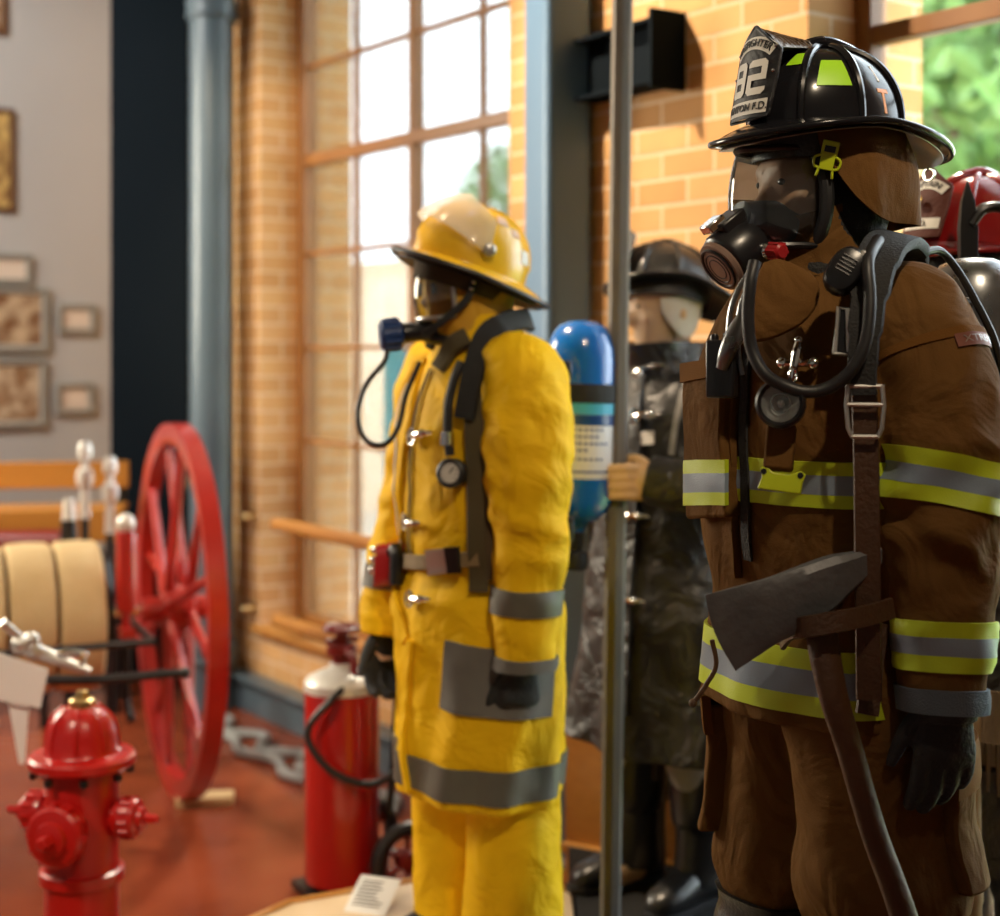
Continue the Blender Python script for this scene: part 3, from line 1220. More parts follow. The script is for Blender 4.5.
# chrome nozzle laid across the tow handle, with paper tags
cn = empty('hose_nozzle', P(60, 668, 4.19), 0, 'silver hose nozzle lying on black tow handle by hydrant', 'nozzle')
iv = cn.matrix_world.inverted()
cn_o = P(60, 668, 4.19)
L = lambda px, py, Y: P(px, py, Y) - cn_o
mat('satin_steel', (.55, .54, .52), .35, .8)
k = MB()
k.tube([L(2, 622, 4.12), L(22, 640, 4.15), L(30, 648, 4.16), L(46, 655, 4.18), L(90, 672, 4.19)], [.012, .014, .026, .02, .011], 14, seg=30)
k.ball(L(20, 645, 4.14), .026, 14, 10)
k.ball(L(31, 640, 4.16), .024, 14, 10)
k.build('barrel', 'satin_steel', cn)
k = MB()
k.torus(.038, .007, 28, 8, Matrix.Translation(L(70, 654, 4.2)) @ Matrix.Diagonal((1.2, .8, 1, 1)))
k.tube([L(84, 656, 4.2), L(85, 674, 4.2)], .005, 6)
k.build('ring_handle', 'chrome', cn)
tg = MB()
for poly, Y in ((((-15, 648), (48, 670), (40, 708), (-15, 698)), 4.1), (((8, 702), (29, 706), (24, 764), (19, 764)), 4.12), (((-14, 700), (-2, 720), (-8, 770), (-14, 770)), 4.1)):
    vs = [P(x, y, Y) for x, y in poly]
    vs += [p + V((0, .004, 0)) for p in vs]
    tg.add(vs, [(0, 1, 2, 3), (7, 6, 5, 4), (0, 4, 5, 1), (1, 5, 6, 2), (2, 6, 7, 3), (3, 7, 4, 0)])
to = tag(tg.build('paper_tag', 'white_card', None), 'white paper tags hanging below the black tow handle', 'tag')
# white lower tag near wheel
# ================================================================ wooden barrier with hose along the back wall
mat('barrier_wood', (.50, .215, .03), .4, color2=(.40, .15, .02), vscale=3, stretch=(1, 9, 9), coat=.2)
br = empty('wooden_bench', P(40, 600, 6.7) * 1, R(8), 'orange wooden bench along the grey wall under the pictures', 'bench')
br.location.z = 0
k = MB()
zt = lambda py: CAMZ - (py - HY) / FPX * 6.7
k.box((-.5, .12, (zt(464) + zt(491)) / 2), (1.75, .03, zt(464) - zt(491)))
k.build('backrest', 'barrier_wood', br, bevel=.005)
k = MB()
k.box((-.5, -.16, (zt(506) + zt(538)) / 2), (1.75, .05, zt(506) - zt(538)))
k.box((-.5, -.02, zt(508)), (1.75, .26, .02))
k.build('seat', 'barrier_wood', br, bevel=.005)
for x in (-1.3, -.4, .33):
    k = MB()
    k.box((x, .15, zt(464) / 2 - .02), (.06, .04, zt(464) - .04))
    k.box((x, -.12, zt(538) / 2), (.06, .05, zt(538)))
    k.build('leg', 'iron', br, bevel=.003)
sh = empty('rolled_tarpaulin', P(20, 543, 6.35), R(5), 'dark red roll lying below the bench seat edge', 'roll')
k = MB()
k.tube([(-.6, 0, 0), (.17, 0, 0)], .055, 20)
k.build('roll', 'dark_red', sh)
k = MB()
k.tube([(-.2, 0, -.05), (-.2, 0, -.781)], .02, 8)
k.tube([(.1, 0, -.05), (.1, 0, -.781)], .02, 8)
k.build('stand', 'iron', sh)
pb = P(69, 512, 5.72)
bp = empty('nozzle_pipe', (pb.x, pb.y, 0), 0, 'black nozzle pipe with white tip beside dark red roll', 'nozzle')
k = MB()
k.lathe([(.03, 0), (.03, .015), (.02, .02), (.02, pb.z - .16), (.035, pb.z - .15), (.03, pb.z - .03)], 14)
k.build('stem', 'iron', bp)
k = MB()
k.lathe([(.026, pb.z - .03), (.024, pb.z + .02), (.018, pb.z + .05)], 14)
k.build('tip', 'white_metal', bp)

# ================================================================ rails, valve and pipes on the window wall
for nm, z, lb in (('wall_rail', .86, 'upper varnished wooden rail across the left window'), ('wall_rail', .45, 'lower varnished wooden rail across the left window')):
    r = empty('wall_rail', M=WALL_M @ Matrix.Translation((-5.6, -.07, z)), label=lb, cat='rail')
    k = MB()
    k.tube([(-.17, 0, 0), (.85, 0, 0)], .028, 16)
    k.ball((-.17, 0, 0), .028, 14, 8)
    k.ball((.85, 0, 0), .028, 14, 8)
    k.build('bar', 'varnished_oak', r)
    for x in (-.52, .78):
        k = MB()
        k.tube([(x, 0, 0), (x, .07, 0)], .012, 8)
        k.lathe([(.03, 0), (.03, .008)], 14, Matrix.Translation((x, .066, 0)) @ Matrix.Rotation(R(-90), 4, 'X'))
        k.build('bracket', 'brass', r)
vp = WALL_M @ V((-6.5, -.06, CAMZ - (488 - HY) / FPX * 6.6))
sv = empty('standpipe_valve', M=WALL_M @ Matrix.Translation((-6.45, -.08, CAMZ - (487 - HY) / FPX * 6.7)), label='brass standpipe valve on brick wall behind the red wheel', cat='valve')
k = MB()
k.lathe([(.05, -.09), (.05, -.07), (.035, -.06), (.035, .05), (.05, .06), (.05, .08)], 20)
k.tube([(0, .08, 0), (0, -.06, 0)], .03, 14)
k.lathe([(.045, 0), (.045, .02), (.03, .03)], 8, Matrix.Translation((0, -.06, 0)) @ Matrix.Rotation(R(90), 4, 'X'))
k.build('body', 'brass', sv)
k = MB()
Mx = Matrix.Translation((0, 0, .11))
k.torus(.055, .009, 24, 8, Mx)
k.tube([(-.055, 0, .11), (.055, 0, .11)], .006, 6)
k.tube([(0, 0, .07), (0, 0, .115)], .009, 8)
k.build('hand_wheel', 'brass', sv)
# grey fire hose lying in loops on the floor by the wall
mat('grey_hose', (.30, .33, .34), .7, bump=.3, bscale=90)
k = MB()
pts = []
for i in range(60):
    s = -6.0 + i / 59 * 1.6
    pts.append(W(s, -.27 + .05 * sin(i * .5), .032))
for i in range(60):
    s = -4.4 - i / 59 * 1.6
    pts.append(W(s, -.37 + .03 * sin(i * .43 + 1), .032))
k.tube([p_ + V((0, 0, -.011)) for p_ in pts], .02, 8)
tag(k.build('fire_hose', 'grey_hose'), 'grey fire hose lying along the foot of the brick wall', 'hose')
# wooden wedge block chocking the wheel
cb = P(200, 794, 5.25)
k = MB()
k.box((0, 0, .015), (.2, .1, .03))
o = tag(k.build('wooden_chock', 'canvas_hose', bevel=.004), 'small pale wooden block on floor at the red wheel', 'block')
o.location = (P(205, 350, 5.3).x, 5.3, 0)
o.rotation_euler = (0, 0, R(8))
# blue banner post outdoors
mat('cyan_sign', (.06, .42, .62), .5)
bs = P(395, 350, 7.3)
k = MB()
k.box((0, 0, 1.12), (.12, .03, 1.1))
k.box((0, 0, .3), (.05, .03, .6))
k.box((0, 0, .01), (.3, .3, .02))
o = tag(k.build('sign_post', 'cyan_sign', bevel=.004), 'blue sign post outside the left window behind yellow uniform', 'sign')
o.location = (bs.x, bs.y, 0)
# ================================================================ figure helpers
mat('mannequin_skin', (.50, .30, .19), .5, color2=(.44, .25, .15), vscale=12, spec=.4)
mat('mannequin_pale', (.66, .47, .30), .5, color2=(.58, .40, .25), vscale=12)
mat('eye_dark', (.02, .018, .015), .3)
mat('lip', (.34, .12, .09), .5)
mat('boot_rubber', (.010, .010, .011), .3, color2=(.016, .016, .016), vscale=9)
mat('black_plastic', (.010, .010, .012), .3, spec=.5)
mat('black_leather', (.010, .0095, .009), .4, bump=.25, bscale=160)
mat('black_webbing', (.013, .013, .013), .75, bump=.4, bscale=220)
mat('gauge_face', (.62, .60, .56), .35)
mat('knit_grey', (.10, .125, .16), .9, weave=.6)
mat('glove_dark', (.012, .014, .018), .75, color2=(.02, .022, .026), vscale=30, bump=.4, bscale=140)
glass_mat('mask_lens', (.96, .98, .98), .05)
m_ = bpy.data.materials.new('visor_plastic')
m_.use_nodes = True
nt_ = m_.node_tree
nt_.nodes.remove(nt_.nodes['Principled BSDF'])
t_ = nt_.nodes.new('ShaderNodeBsdfTransparent')
d_ = nt_.nodes.new('ShaderNodeBsdfDiffuse')
tl_ = nt_.nodes.new('ShaderNodeBsdfTranslucent')
for q_ in (d_, tl_):
    q_.inputs['Color'].default_value = (.85, .83, .80, 1)
m1_, m2_ = nt_.nodes.new('ShaderNodeMixShader'), nt_.nodes.new('ShaderNodeMixShader')
m1_.inputs[0].default_value, m2_.inputs[0].default_value = .45, .36
nt_.links.new(d_.outputs[0], m1_.inputs[1])
nt_.links.new(tl_.outputs[0], m1_.inputs[2])
nt_.links.new(t_.outputs[0], m2_.inputs[1])
nt_.links.new(m1_.outputs[0], m2_.inputs[2])
nt_.links.new(m2_.outputs[0], nt_.nodes['Material Output'].inputs['Surface'])
MATS['visor_plastic'] = m_


def vz(keys, z, iz=0):
    """loft parameter v at height z"""
    s = torso_surf(keys)
    lo, hi = 0.0, 1.0
    inc = keys[-1][0] > keys[0][0]
    for _ in range(40):
        m = (lo + hi) / 2
        if (s.ev(0, m).z < z) == inc:
            lo = m
        else:
            hi = m
    return (lo + hi) / 2


def vl(surf, z):
    """limb parameter whose centre sits at height z (limb runs downwards)"""
    lo, hi = 0.0, 1.0
    for _ in range(40):
        m = (lo + hi) / 2
        if surf.cen(m).z > z:
            lo = m
        else:
            hi = m
    return (lo + hi) / 2


def head_geo(mb, c, s=1.0, yaw=0.0, pitch=0.0, bald=True):
    """head with brow, nose, lips, chin and ears, facing -Y; c = middle of the head"""
    Mh = Matrix.Translation(V(c)) @ Matrix.Rotation(yaw, 4, 'Z') @ Matrix.Rotation(pitch, 4, 'X') @ Matrix.Diagonal((s, s, s, 1))
    keys = [(-.118, -.062, .022, .02, 2), (-.108, -.055, .042, .036, 2), (-.085, -.04, .054, .055, 2.1), (-.05, -.022, .063, .074, 2.2),
            (-.01, -.008, .069, .088, 2.2), (.03, 0, .074, .096, 2.2), (.065, .006, .073, .094, 2.1), (.095, .01, .06, .078, 2), (.114, .012, .035, .047, 2), (.12, .012, .008, .01, 2)]
    ks = [(z, 0, cy, rx, ry, n) for z, cy, rx, ry, n in keys]
    S = torso_surf(ks)
    rs = [[S.ev(j / 36, i / 32) for j in range(36)] for i in range(33)]
    mb.rings(rs, M=Mh)
    mb.tube([(0, -.086, .022), (0, -.098, .0), (0, -.109, -.022), (0, -.092, -.032)], [.008, .010, .014, .008], 10, 0, Mh, seg=10)
    for sg in (-1, 1):
        mb.ball((sg * .012, -.096, -.027), .009, 10, 8, Mh)
        mb.tube([(sg * .008, -.094, .033), (sg * .03, -.091, .039), (sg * .052, -.075, .03)], [.006, .008, .006], 8, 0, Mh)
        mb.ball((sg * .031, -.084, .016), (.014, .009, .009), 12, 8, Mh)
        mb.ball((sg * .043, -.072, -.018), (.02, .016, .018), 12, 8, Mh)
        mb.ball((sg * .074, .012, -.002), (.009, .02, .032), 10, 8, Mh)
    mb.tube([(-.024, -.080, -.056), (0, -.089, -.053), (.024, -.080, -.056)], [.004, .0065, .004], 8, 0, Mh, seg=8)
    mb.tube([(-.022, -.078, -.064), (0, -.087, -.065), (.022, -.078, -.064)], [.004, .007, .004], 8, 0, Mh, seg=8)
    mb.ball((0, -.078, -.093), (.024, .018, .018), 12, 8, Mh)
    return Mh


def body_mesh(name, root, skin, zs, headc, head_s, yaw, pitch, armL, armR, legx, rs=1.0, hands=((20, 25, 20), (20, 25, 20)), leg_y=(0, 0)):
    """one continuous mannequin body: head, neck, torso, arms with hands, legs.  zs = (shoulder, hip)"""
    mb = MB()
    sh, hip = zs
    keys = [(hip - .06, 0, .01, .13, .10, 2.2), (hip + .08, 0, .01, .15, .10, 2.2), (hip + .25, 0, .0, .125, .09, 2.2), (sh - .25, 0, .0, .145, .10, 2.3), (sh - .08, 0, .0, .15, .095, 2.3), (sh + .01, 0, .01, .11, .07, 2.1), (sh + .05, 0, .015, .06, .055, 2)]
    S = torso_surf(keys)
    mb.rings([[S.ev(j / 28, i / 24) for j in range(28)] for i in range(25)])
    hv = V(headc)
    mb.tube([(0, .015, sh), (hv.x * .4, .012 + hv.y * .3, (sh + hv.z - .08) / 2), (hv.x, hv.y + .03, hv.z - .04)], [.062, .054, .052], 16, seg=10)
    Mh = head_geo(mb, headc, head_s, yaw, pitch)
    for arm, sg, cu in ((armL, 1, hands[0]), (armR, -1, hands[1])):
        pts = [V(p) for p in arm]
        mb.tube([V((sg * .10, .01, sh - .02))] + pts, [.055, .052, .042, .036, .027][:len(pts) + 1], 14, seg=22)
        d = (pts[-1] - pts[-2]).normalized()
        hand_mb(mb, sg, cu, 20, .62, frame_from(pts[-1], -d, V((-sg, .2, 0))))
    for sg, ly in zip((1, -1), leg_y):
        x = sg * legx
        mb.tube([(x * .9, ly, hip), (x, ly - .01, hip * .55), (x, ly + .01, .28), (x, ly + .015, .09)], [.08, .056, .05, .036], 14, seg=20)
        mb.tube([(x, ly + .05, .05), (x, ly - .05, .045), (x, ly - .15, .035)], [.035, .04, .03], 12, seg=8)
    o = mb.build(name, skin, root, remesh=.009, smooth=3)
    return o, Mh


def boot_mb(x, y, top, r=.062, toe=.16, lift=0.0, yaw=0.0):
    mb = MB()
    M_ = Matrix.Translation((x, y, lift)) @ Matrix.Rotation(yaw, 4, 'Z')
    S = limb_surf([(0, .02, top, r * 1.18, r * 1.22), (0, .02, top * .66, r * 1.08, r * 1.15), (0, .022, .2, r * .9, r * 1.0), (0, .02, .11, r * .86, r * 1.05), (0, .012, .05, r * .84, r * 1.15)],
                  lambda u, v, p: fold(p, 12, .003))
    mb.rings([[M_ @ S.pt(j / 28, i / 24) for j in range(28)] for i in range(25)])
    rings = []
    for y_, hw, h in ((.085, .028, .06), (.06, .04, .085), (.0, .044, .105), (-.06, .047, .095), (-.11, .05, .075), (-.15, .045, .062), (-.175, .03, .045), (-.183, .012, .03)):
        rings.append([M_ @ V((hw * sgnpow(cos(2 * pi * k / 20), .8), y_, max(.012, h / 2 + .006 + h / 2 * sgnpow(sin(2 * pi * k / 20), .8)))) for k in range(20)])
    mb.rings(rings)
    return mb, M_


def boot_sole(M_):
    mb = MB()
    poly = [(-.03, .1), (.03, .1), (.045, .05), (.04, -.02), (.053, -.1), (.045, -.165), (.015, -.195), (-.015, -.195), (-.045, -.165), (-.053, -.1), (-.04, -.02), (-.045, .05)]
    mb.prism(poly, .0, .018, M_)
    return mb


def clasp(mb, p, n, t, L=.07, s=1.0):
    """turnout coat hook and dee across an opening; t = direction across"""
    t = (t - n * t.dot(n)).normalized()
    up = n.cross(t)
    f = lambda a, b, c: p + t * (a * s) + up * (b * s) + n * (c * s)
    mb.tube([f(-L * .5, 0, .006), f(-L * .2, 0, .012), f(L * .25, 0, .014), f(L * .5, 0, .008)], [.004 * s, .007 * s, .006 * s, .003 * s], 10, seg=12)
    mb.tube([f(-L * .35, -.014, .006), f(-L * .35, .014, .006)], .005 * s, 8)
    ring = [f(-L * .42 + .013 * cos(a * pi / 8), .016 * sin(a * pi / 8), .007) for a in range(16)]
    mb.tube(ring, .0028 * s, 6, closed=True)
    mb.ball(f(L * .15, 0, .014), .009 * s, 10, 8)


def dome_pt(a, t, rx, ryf, ryb, h, pw=2.3):
    """helmet crown: a angle from the front, t 0 base .. 1 top"""
    q = t * pi / 2
    k = max(0.0, cos(q)) ** (2 / pw)
    zz = sin(q) ** (2 / pw)
    ry = ryf if cos(a) > 0 else ryb
    return V((rx * k * sin(a), -ry * k * cos(a), h * zz))


def brim_geo(mb, rx, ryf, ryb, ix, iy, drop, th=.005, M=None, nu=64, roll=.006):
    """brim from crown edge out; drop(a) height at the outer edge"""
    top, bot = [], []
    for i in range(7):
        f = i / 6
        rt, rb = [], []
        for j in range(nu):
            a = 2 * pi * j / nu
            ry = ryf if cos(a) > 0 else ryb
            # smooth blend of the two half ellipses
            w_ = .5 + .5 * cos(a)
            ry = ryb + (ryf - ryb) * (w_ ** 1.0)
            x = (ix + (rx - ix) * f) * sin(a)
            y = -(iy + (ry - iy) * f) * cos(a)
            z = drop(a) * f ** 1.4
            rt.append(V((x, y, z + th)))
            rb.append(V((x, y, z)))
        top.append(rt)
        bot.append(rb)
    mb.rings(top + bot[::-1], True, False, 0, M, vclosed=True)
    mb.tube([(p + q) / 2 for p, q in zip(top[-1], bot[-1])], roll, 8, 0, M, closed=True)


def mask_parts(par, Mh, lens_w=.074, rimmat='black_plastic', lensmat='mask_lens', zt=.062, zb=-.07, depth=.05, y0=-.075):
    """face lens and its frame in head space"""
    def lp(u, w, off=0):
        # u -1..1 across, w 0 bottom .. 1 top
        wd = lens_w * (0.72 + .28 * sin(pi * (.15 + .7 * w)) ** .8)
        a = u * R(78)
        z = zb + (zt - zb) * w
        y = y0 + .055 - (depth + .055 + off) * cos(a) * (0.82 + .18 * sin(pi * (.2 + .65 * w)))
        return Mh @ V(((wd + off) * sin(a) / sin(R(78)), y, z))
    k = MB()
    n, m_ = 28, 16
    o_ = [[lp(-1 + 2 * j / n, i / m_, .003) for j in range(n + 1)] for i in range(m_ + 1)]
    i_ = [[lp(-1 + 2 * j / n, i / m_, .001) for j in range(n + 1)] for i in range(m_ + 1)]
    k.rings(o_, False, False)
    k.rings(i_, False, False)
    lens = k.build('lens', lensmat, par)
    k = MB()
    edge = [lp(-1 + 2 * j / n, 1, .003) for j in range(n + 1)] + [lp(1, 1 - i / m_, .003) for i in range(1, m_ + 1)] + \
           [lp(1 - 2 * j / n, 0, .003) for j in range(1, n + 1)] + [lp(-1, i / m_, .003) for i in range(1, m_)]
    k.tube(edge, .0058, 8, closed=True)
    k.build('lens_frame', rimmat, par)
    return lp


def open_hood(S, M, keys, gap=.15, th=.004):
    """knitted hood with an oval face opening"""
    mb = MB()
    n, m_ = 48, 44
    for off in (0, -th):
        rs = []
        for i in range(m_ + 1):
            v = i / m_
            z = S.ev(0, v).z
            e = (z + .015) / .082
            g = gap * sqrt(max(0, 1 - e * e)) if abs(e) < 1 else 0.0
            rs.append([M @ S.pt(g + (1 - 2 * g) * j / n, v, off) for j in range(n + 1)])
        mb.rings(rs, False, False)
    return mb
# ================================================================ yellow uniform
mat('yellow_cloth', (.90, .56, .010), .62, color2=(.82, .46, .007), vscale=5, vcon=.3, weave=.2, crease=.35, spec=.1)
mat('yellow_soiled', (.55, .27, .012), .7, color2=(.72, .40, .01), vscale=7, vcon=.2, weave=.25, crease=.35)
mat('grey_reflective', (.13, .125, .10), .45, color2=(.10, .095, .08), vscale=20, weave=.3)
mat('grey_patch', (.17, .16, .145), .85, color2=(.11, .105, .10), vscale=9, weave=.4)
mat('olive_webbing', (.085, .065, .025), .8, color2=(.06, .045, .018), vscale=14, weave=.6)
mat('belt_tan', (.22, .15, .07), .75, weave=.5)
mat('tank_blue', (.010, .17, .62), .2, color2=(.008, .13, .5), vscale=3, coat=.5)
mat('tank_dark_blue', (.01, .06, .22), .3, coat=.3)
mat('label_white', (.72, .72, .70), .4)
mat('reg_blue', (.012, .05, .20), .4, bump=.3, bscale=90)
mat('knob_red', (.36, .012, .015), .35)
mat('helmet_yellow', (.80, .50, .02), .25, color2=(.72, .40, .012), vscale=5, coat=.5)
mat('liner_brown', (.07, .045, .02), .9)

YB = Matrix.Translation((P(480, 350, 3.6).x, 3.6, PZ)) @ Matrix.Rotation(R(-62), 4, 'Z')
yel = empty('firefighter_mannequin', M=YB, label='mannequin in long yellow firefighter coat and trousers facing left', cat='mannequin', group=None)
yinv = YB.inverted()

ykeys = [(.405, .0, -.008, .25, .178, 2.2), (.53, 0, -.006, .25, .178, 2.2), (.68, 0, .0, .248, .18, 2.2), (.84, 0, 0, .24, .182, 2.2), (.96, 0, 0, .23, .172, 2.2), (1.1, 0, 0, .232, .172, 2.3),
         (1.24, 0, 0, .232, .172, 2.3), (1.36, 0, .005, .212, .155, 2.3), (1.44, 0, .01, .155, .125, 2.1), (1.49, 0, .0, .105, .11, 2), (1.535, 0, -.01, .09, .105, 2)]


def ywr(u, v, p):
    low = max(0, (.95 - p.z)) * 1.5
    a = fold(p, 5.5, .012, .55) + fold(p, 13, .004, .8, 3)
    dr = .012 * low * sin(2 * pi * u * 9 + 2 * sin(p.z * 5) + 1.3)
    cinch = -.014 * exp(-((p.z - .93) / .05) ** 2)
    return a + dr + cinch


YS = torso_surf(ykeys, ywr)


def ysl(u, v, p):
    e = exp(-((v - .52) / .26) ** 2)
    return fold(p, 7, .007 + .009 * e, 1.3, 1) + .003 * e * sin(p.z * 70 + 5 * u * 2 * pi * .3 + 3 * noise.noise(p * 8)) + fold(p, 17, .004, 1.4, 7)


YL = limb_surf([(.13, .01, 1.43, .07, .085), (.20, .01, 1.395, .088, .1), (.243, -.008, 1.26, .096, .103), (.262, -.010, 1.1, .091, .094), (.264, -.014, .96, .078, .083), (.262, -.018, .86, .068, .073), (.258, -.022, .735, .064, .069)], ysl)
YR = limb_surf([(-.13, .0, 1.43, .07, .085), (-.20, -.01, 1.395, .088, .1), (-.235, -.03, 1.26, .088, .095), (-.25, -.05, 1.1, .085, .09), (-.25, -.09, .97, .076, .08), (-.245, -.12, .86, .07, .075), (-.24, -.135, .74, .066, .07)], ysl)

mb = MB()
YS.mesh(mb, 72, 110)
YL.mesh(mb, 36, 60)
YR.mesh(mb, 36, 60)
coat = mb.build('coat', 'yellow_cloth', yel, remesh=.0075, smooth=2)


def on(S, name, m, par=None, **kw):
    pass


k = MB()
YS.band(k, vz(ykeys, .43), vz(ykeys, .505), 90, 4, .004, .002)
k.build('hem_stripe', 'grey_reflective', coat)
k = MB()
YL.band(k, vl(YL, .918), vl(YL, .862), 48, 4, .004, .002)
k.build('sleeve_stripe', 'grey_reflective', coat)
k = MB()
YL.band(k, vl(YL, .765), vl(YL, .737), 40, 2, .002, .004)
k.build('cuff', 'grey_patch', coat)
k = MB()
YR.band(k, vl(YR, .90), vl(YR, .85), 40, 3, .004, .002)
k.build('sleeve_stripe', 'grey_reflective', coat)
k = MB()
YS.quad(k, ((447, 640), (552, 652), (549, 716), (442, 707)), YB, 14, 10, .004, .005)
k.build('pocket', 'grey_patch', coat)
# storm flap with pale edging, and the opening's shade as a dark strip
k = MB()
pn = YS.path(((424, 362), (412, 400), (404, 450), (402, 520), (405, 570), (408, 640)), YB, .004, 40)
ribbon(k, pn, .05, .007)
k.build('storm_flap', 'yellow_cloth', coat)
k = MB()
pn = YS.path(((410, 385), (401, 440), (401, 500), (407, 555)), YB, .013, 30)
ribbon(k, pn, .011, .002)
k.build('flap_edging', 'label_white', coat)
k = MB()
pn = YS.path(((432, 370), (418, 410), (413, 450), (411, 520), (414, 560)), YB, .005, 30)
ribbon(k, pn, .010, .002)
k.build('opening_shade', 'liner_brown', coat)
# lower front: near skirt edge turned forward
k = MB()
pn = YS.path(((413, 640), (409, 700), (411, 790)), YB, .006, 20)
ribbon(k, pn, .022, .008)
k.build('skirt_edge', 'yellow_cloth', coat)
tdir = yinv.to_3x3() @ V((1, -.3, .05))
for px, py in ((426, 435), (417, 522), (424, 599)):
    u, v = YS.find(px, py, YB)
    p = YS.pt(u, v, .006)
    k = MB()
    clasp(k, p, YS.n.copy(), tdir, .085, 1.15)
    k.build('clasp', 'chrome', coat)

# trousers and boots
mb = MB()
tl = limb_surf([(.09, .02, .86, .12, .12), (.105, .03, .62, .112, .116), (.11, .03, .38, .108, .112), (.11, .03, .2, .112, .118), (.11, .03, .06, .115, .122)], lambda u, v, p: fold(p, 6, .010, .6, 4) + fold(p, 15, .003))
tr = limb_surf([(-.09, -.0, .86, .12, .12), (-.105, -.0, .62, .112, .116), (-.11, -.0, .38, .106, .112), (-.11, -.0, .2, .11, .116), (-.11, -.0, .06, .112, .118)], lambda u, v, p: fold(p, 6, .010, .6, 9) + fold(p, 15, .003))
tl.mesh(mb, 40, 60)
tr.mesh(mb, 40, 60)
mb.build('trousers', 'yellow_cloth', yel, remesh=.009, smooth=2)
for x, y in ((.11, .03), (-.11, 0.0)):
    b, M_ = boot_mb(x, y, .3)
    bo = b.build('boot', 'boot_rubber', yel, ang=60)
    boot_sole(M_).build('sole', 'black_rubber', bo)

hc_ = yinv @ P(469, 292, 3.575)
HYAW = R(-17)
body, Mh = body_mesh('body', yel, 'mannequin_skin', (1.40, .82), hc_, .98, HYAW, R(4), ((.2, 0, 1.36), (.262, -.01, 1.1), (.258, -.022, .76)), ((-.2, 0, 1.36), (-.25, -.05, 1.1), (-.24, -.135, .76)), .1, hands=((55, 60, 50), (30, 30, 25)), leg_y=(.03, 0))
# gloves
g = MB()
hand_mb(g, 1, (60, 70, 60), 20, 1.02, frame_from(V((.258, -.024, .755)), (0, .06, 1), V((-1, .1, 0))), r=.0125)
g.build('glove', 'glove_dark', yel, remesh=.006, smooth=2)
g = MB()
hand_mb(g, -1, (25, 30, 25), 25, 1.18, frame_from(V((-.24, -.137, .765)), (0, .1, 1), V((1, .1, 0))), r=.0125)
g.build('glove', 'glove_dark', yel, remesh=.006, smooth=2)
# hood over the head: cloth head-cover that leaves the mask in front
Mk = Mh
hk = [(-.2, 0, .045, .125, .115, 2), (-.165, 0, .035, .112, .108, 2), (-.125, 0, .02, .094, .104, 2), (-.09, 0, .002, .084, .10, 2), (-.05, 0, .0, .083, .104, 2.1), (0, 0, .0, .085, .110, 2.2), (.05, 0, .004, .084, .108, 2.2), (.09, 0, .01, .07, .09, 2), (.115, 0, .012, .04, .05, 2)]
HS = torso_surf(hk, lambda u, v, p: fold(p, 14, .007, .8, 2) + .004 * sin(p.z * 120 + 6 * sin(2 * pi * u)) * max(0, min(1, (-.06 - p.z) * 12)))
k = MB()
k.rings([[Mk @ HS.pt(j / 48, i / 44) for j in range(48)] for i in range(45)])
hood = k.build('hood', 'yellow_soiled', yel, ang=180)
# dark eye spot of the bare hood face, seen through the lens
for sg in (-1, 1):
    k = MB()
    k.ball((sg * .045, -.093, .012), (.017, .008, .017), 16, 10, Mk)
    k.build('eye', 'eye_dark', yel)

# ---- helmet (a thing of its own)
HM = YB @ Mh @ Matrix.Translation((0, .0, .057)) @ Matrix.Rotation(R(-22), 4, 'X') @ Matrix.Scale(1.03, 4)
yh = empty('firefighter_helmet', M=HM, label='worn yellow firefighter helmet with raised clear visor, on yellow uniform', cat='helmet')
k = MB()
DA = (.108, .138, .142, .150)
n, m_ = 64, 20
rs = []
for i in range(m_ + 1):
    t = i / m_ * .985
    r_ = []
    for j in range(n):
        a = 2 * pi * j / n
        p = dome_pt(a, t, *DA)
        rib = exp(-((sin(a)) / .09) ** 2) * .006 * (1 if t > .1 else 0)
        r_.append(p * (1 + rib / .12))
    rs.append(r_)
k.rings(rs)
k.build('crown', 'helmet_yellow', yh, ang=60)
k = MB()
brim_geo(k, .148, .178, .208, .10, .13, lambda a: -.012 - .016 * max(0, -cos(a)) - .010 * abs(sin(a)), .005, roll=.0035)
br_ = k.build('brim', 'helmet_yellow', yh, ang=60)
k = MB()
ee = []
for j in range(64):
    a = 2 * pi * j / 64
    ry = .208 + (.178 - .208) * (.5 + .5 * cos(a))
    ee.append(V((.149 * sin(a), -(ry + .001) * cos(a), -.012 - .016 * max(0, -cos(a)) - .010 * abs(sin(a)) + .002)))
k.tube(ee, .0065, 8, closed=True)
k.build('edge_trim', 'black_rubber', br_)
k = MB()
brim_geo(k, .138, .165, .195, .09, .11, lambda a: -.014 - .016 * max(0, -cos(a)) - .010 * abs(sin(a)), .002, roll=.002, M=Matrix.Translation((0, 0, -.008)))
k.build('brim_lining', 'black_leather', br_)
k = MB()
k.lathe([(.098, -.06), (.104, -.02), (.104, .0), (.098, .005)], 40, Matrix.Diagonal((.93, 1.2, 1, 1)), caps=False)
k.lathe([(.094, -.06), (.1, -.02), (.1, .0), (.098, .005)], 40, Matrix.Diagonal((.93, 1.2, 1, 1)), caps=False)
k.build('headband', 'liner_brown', yh)
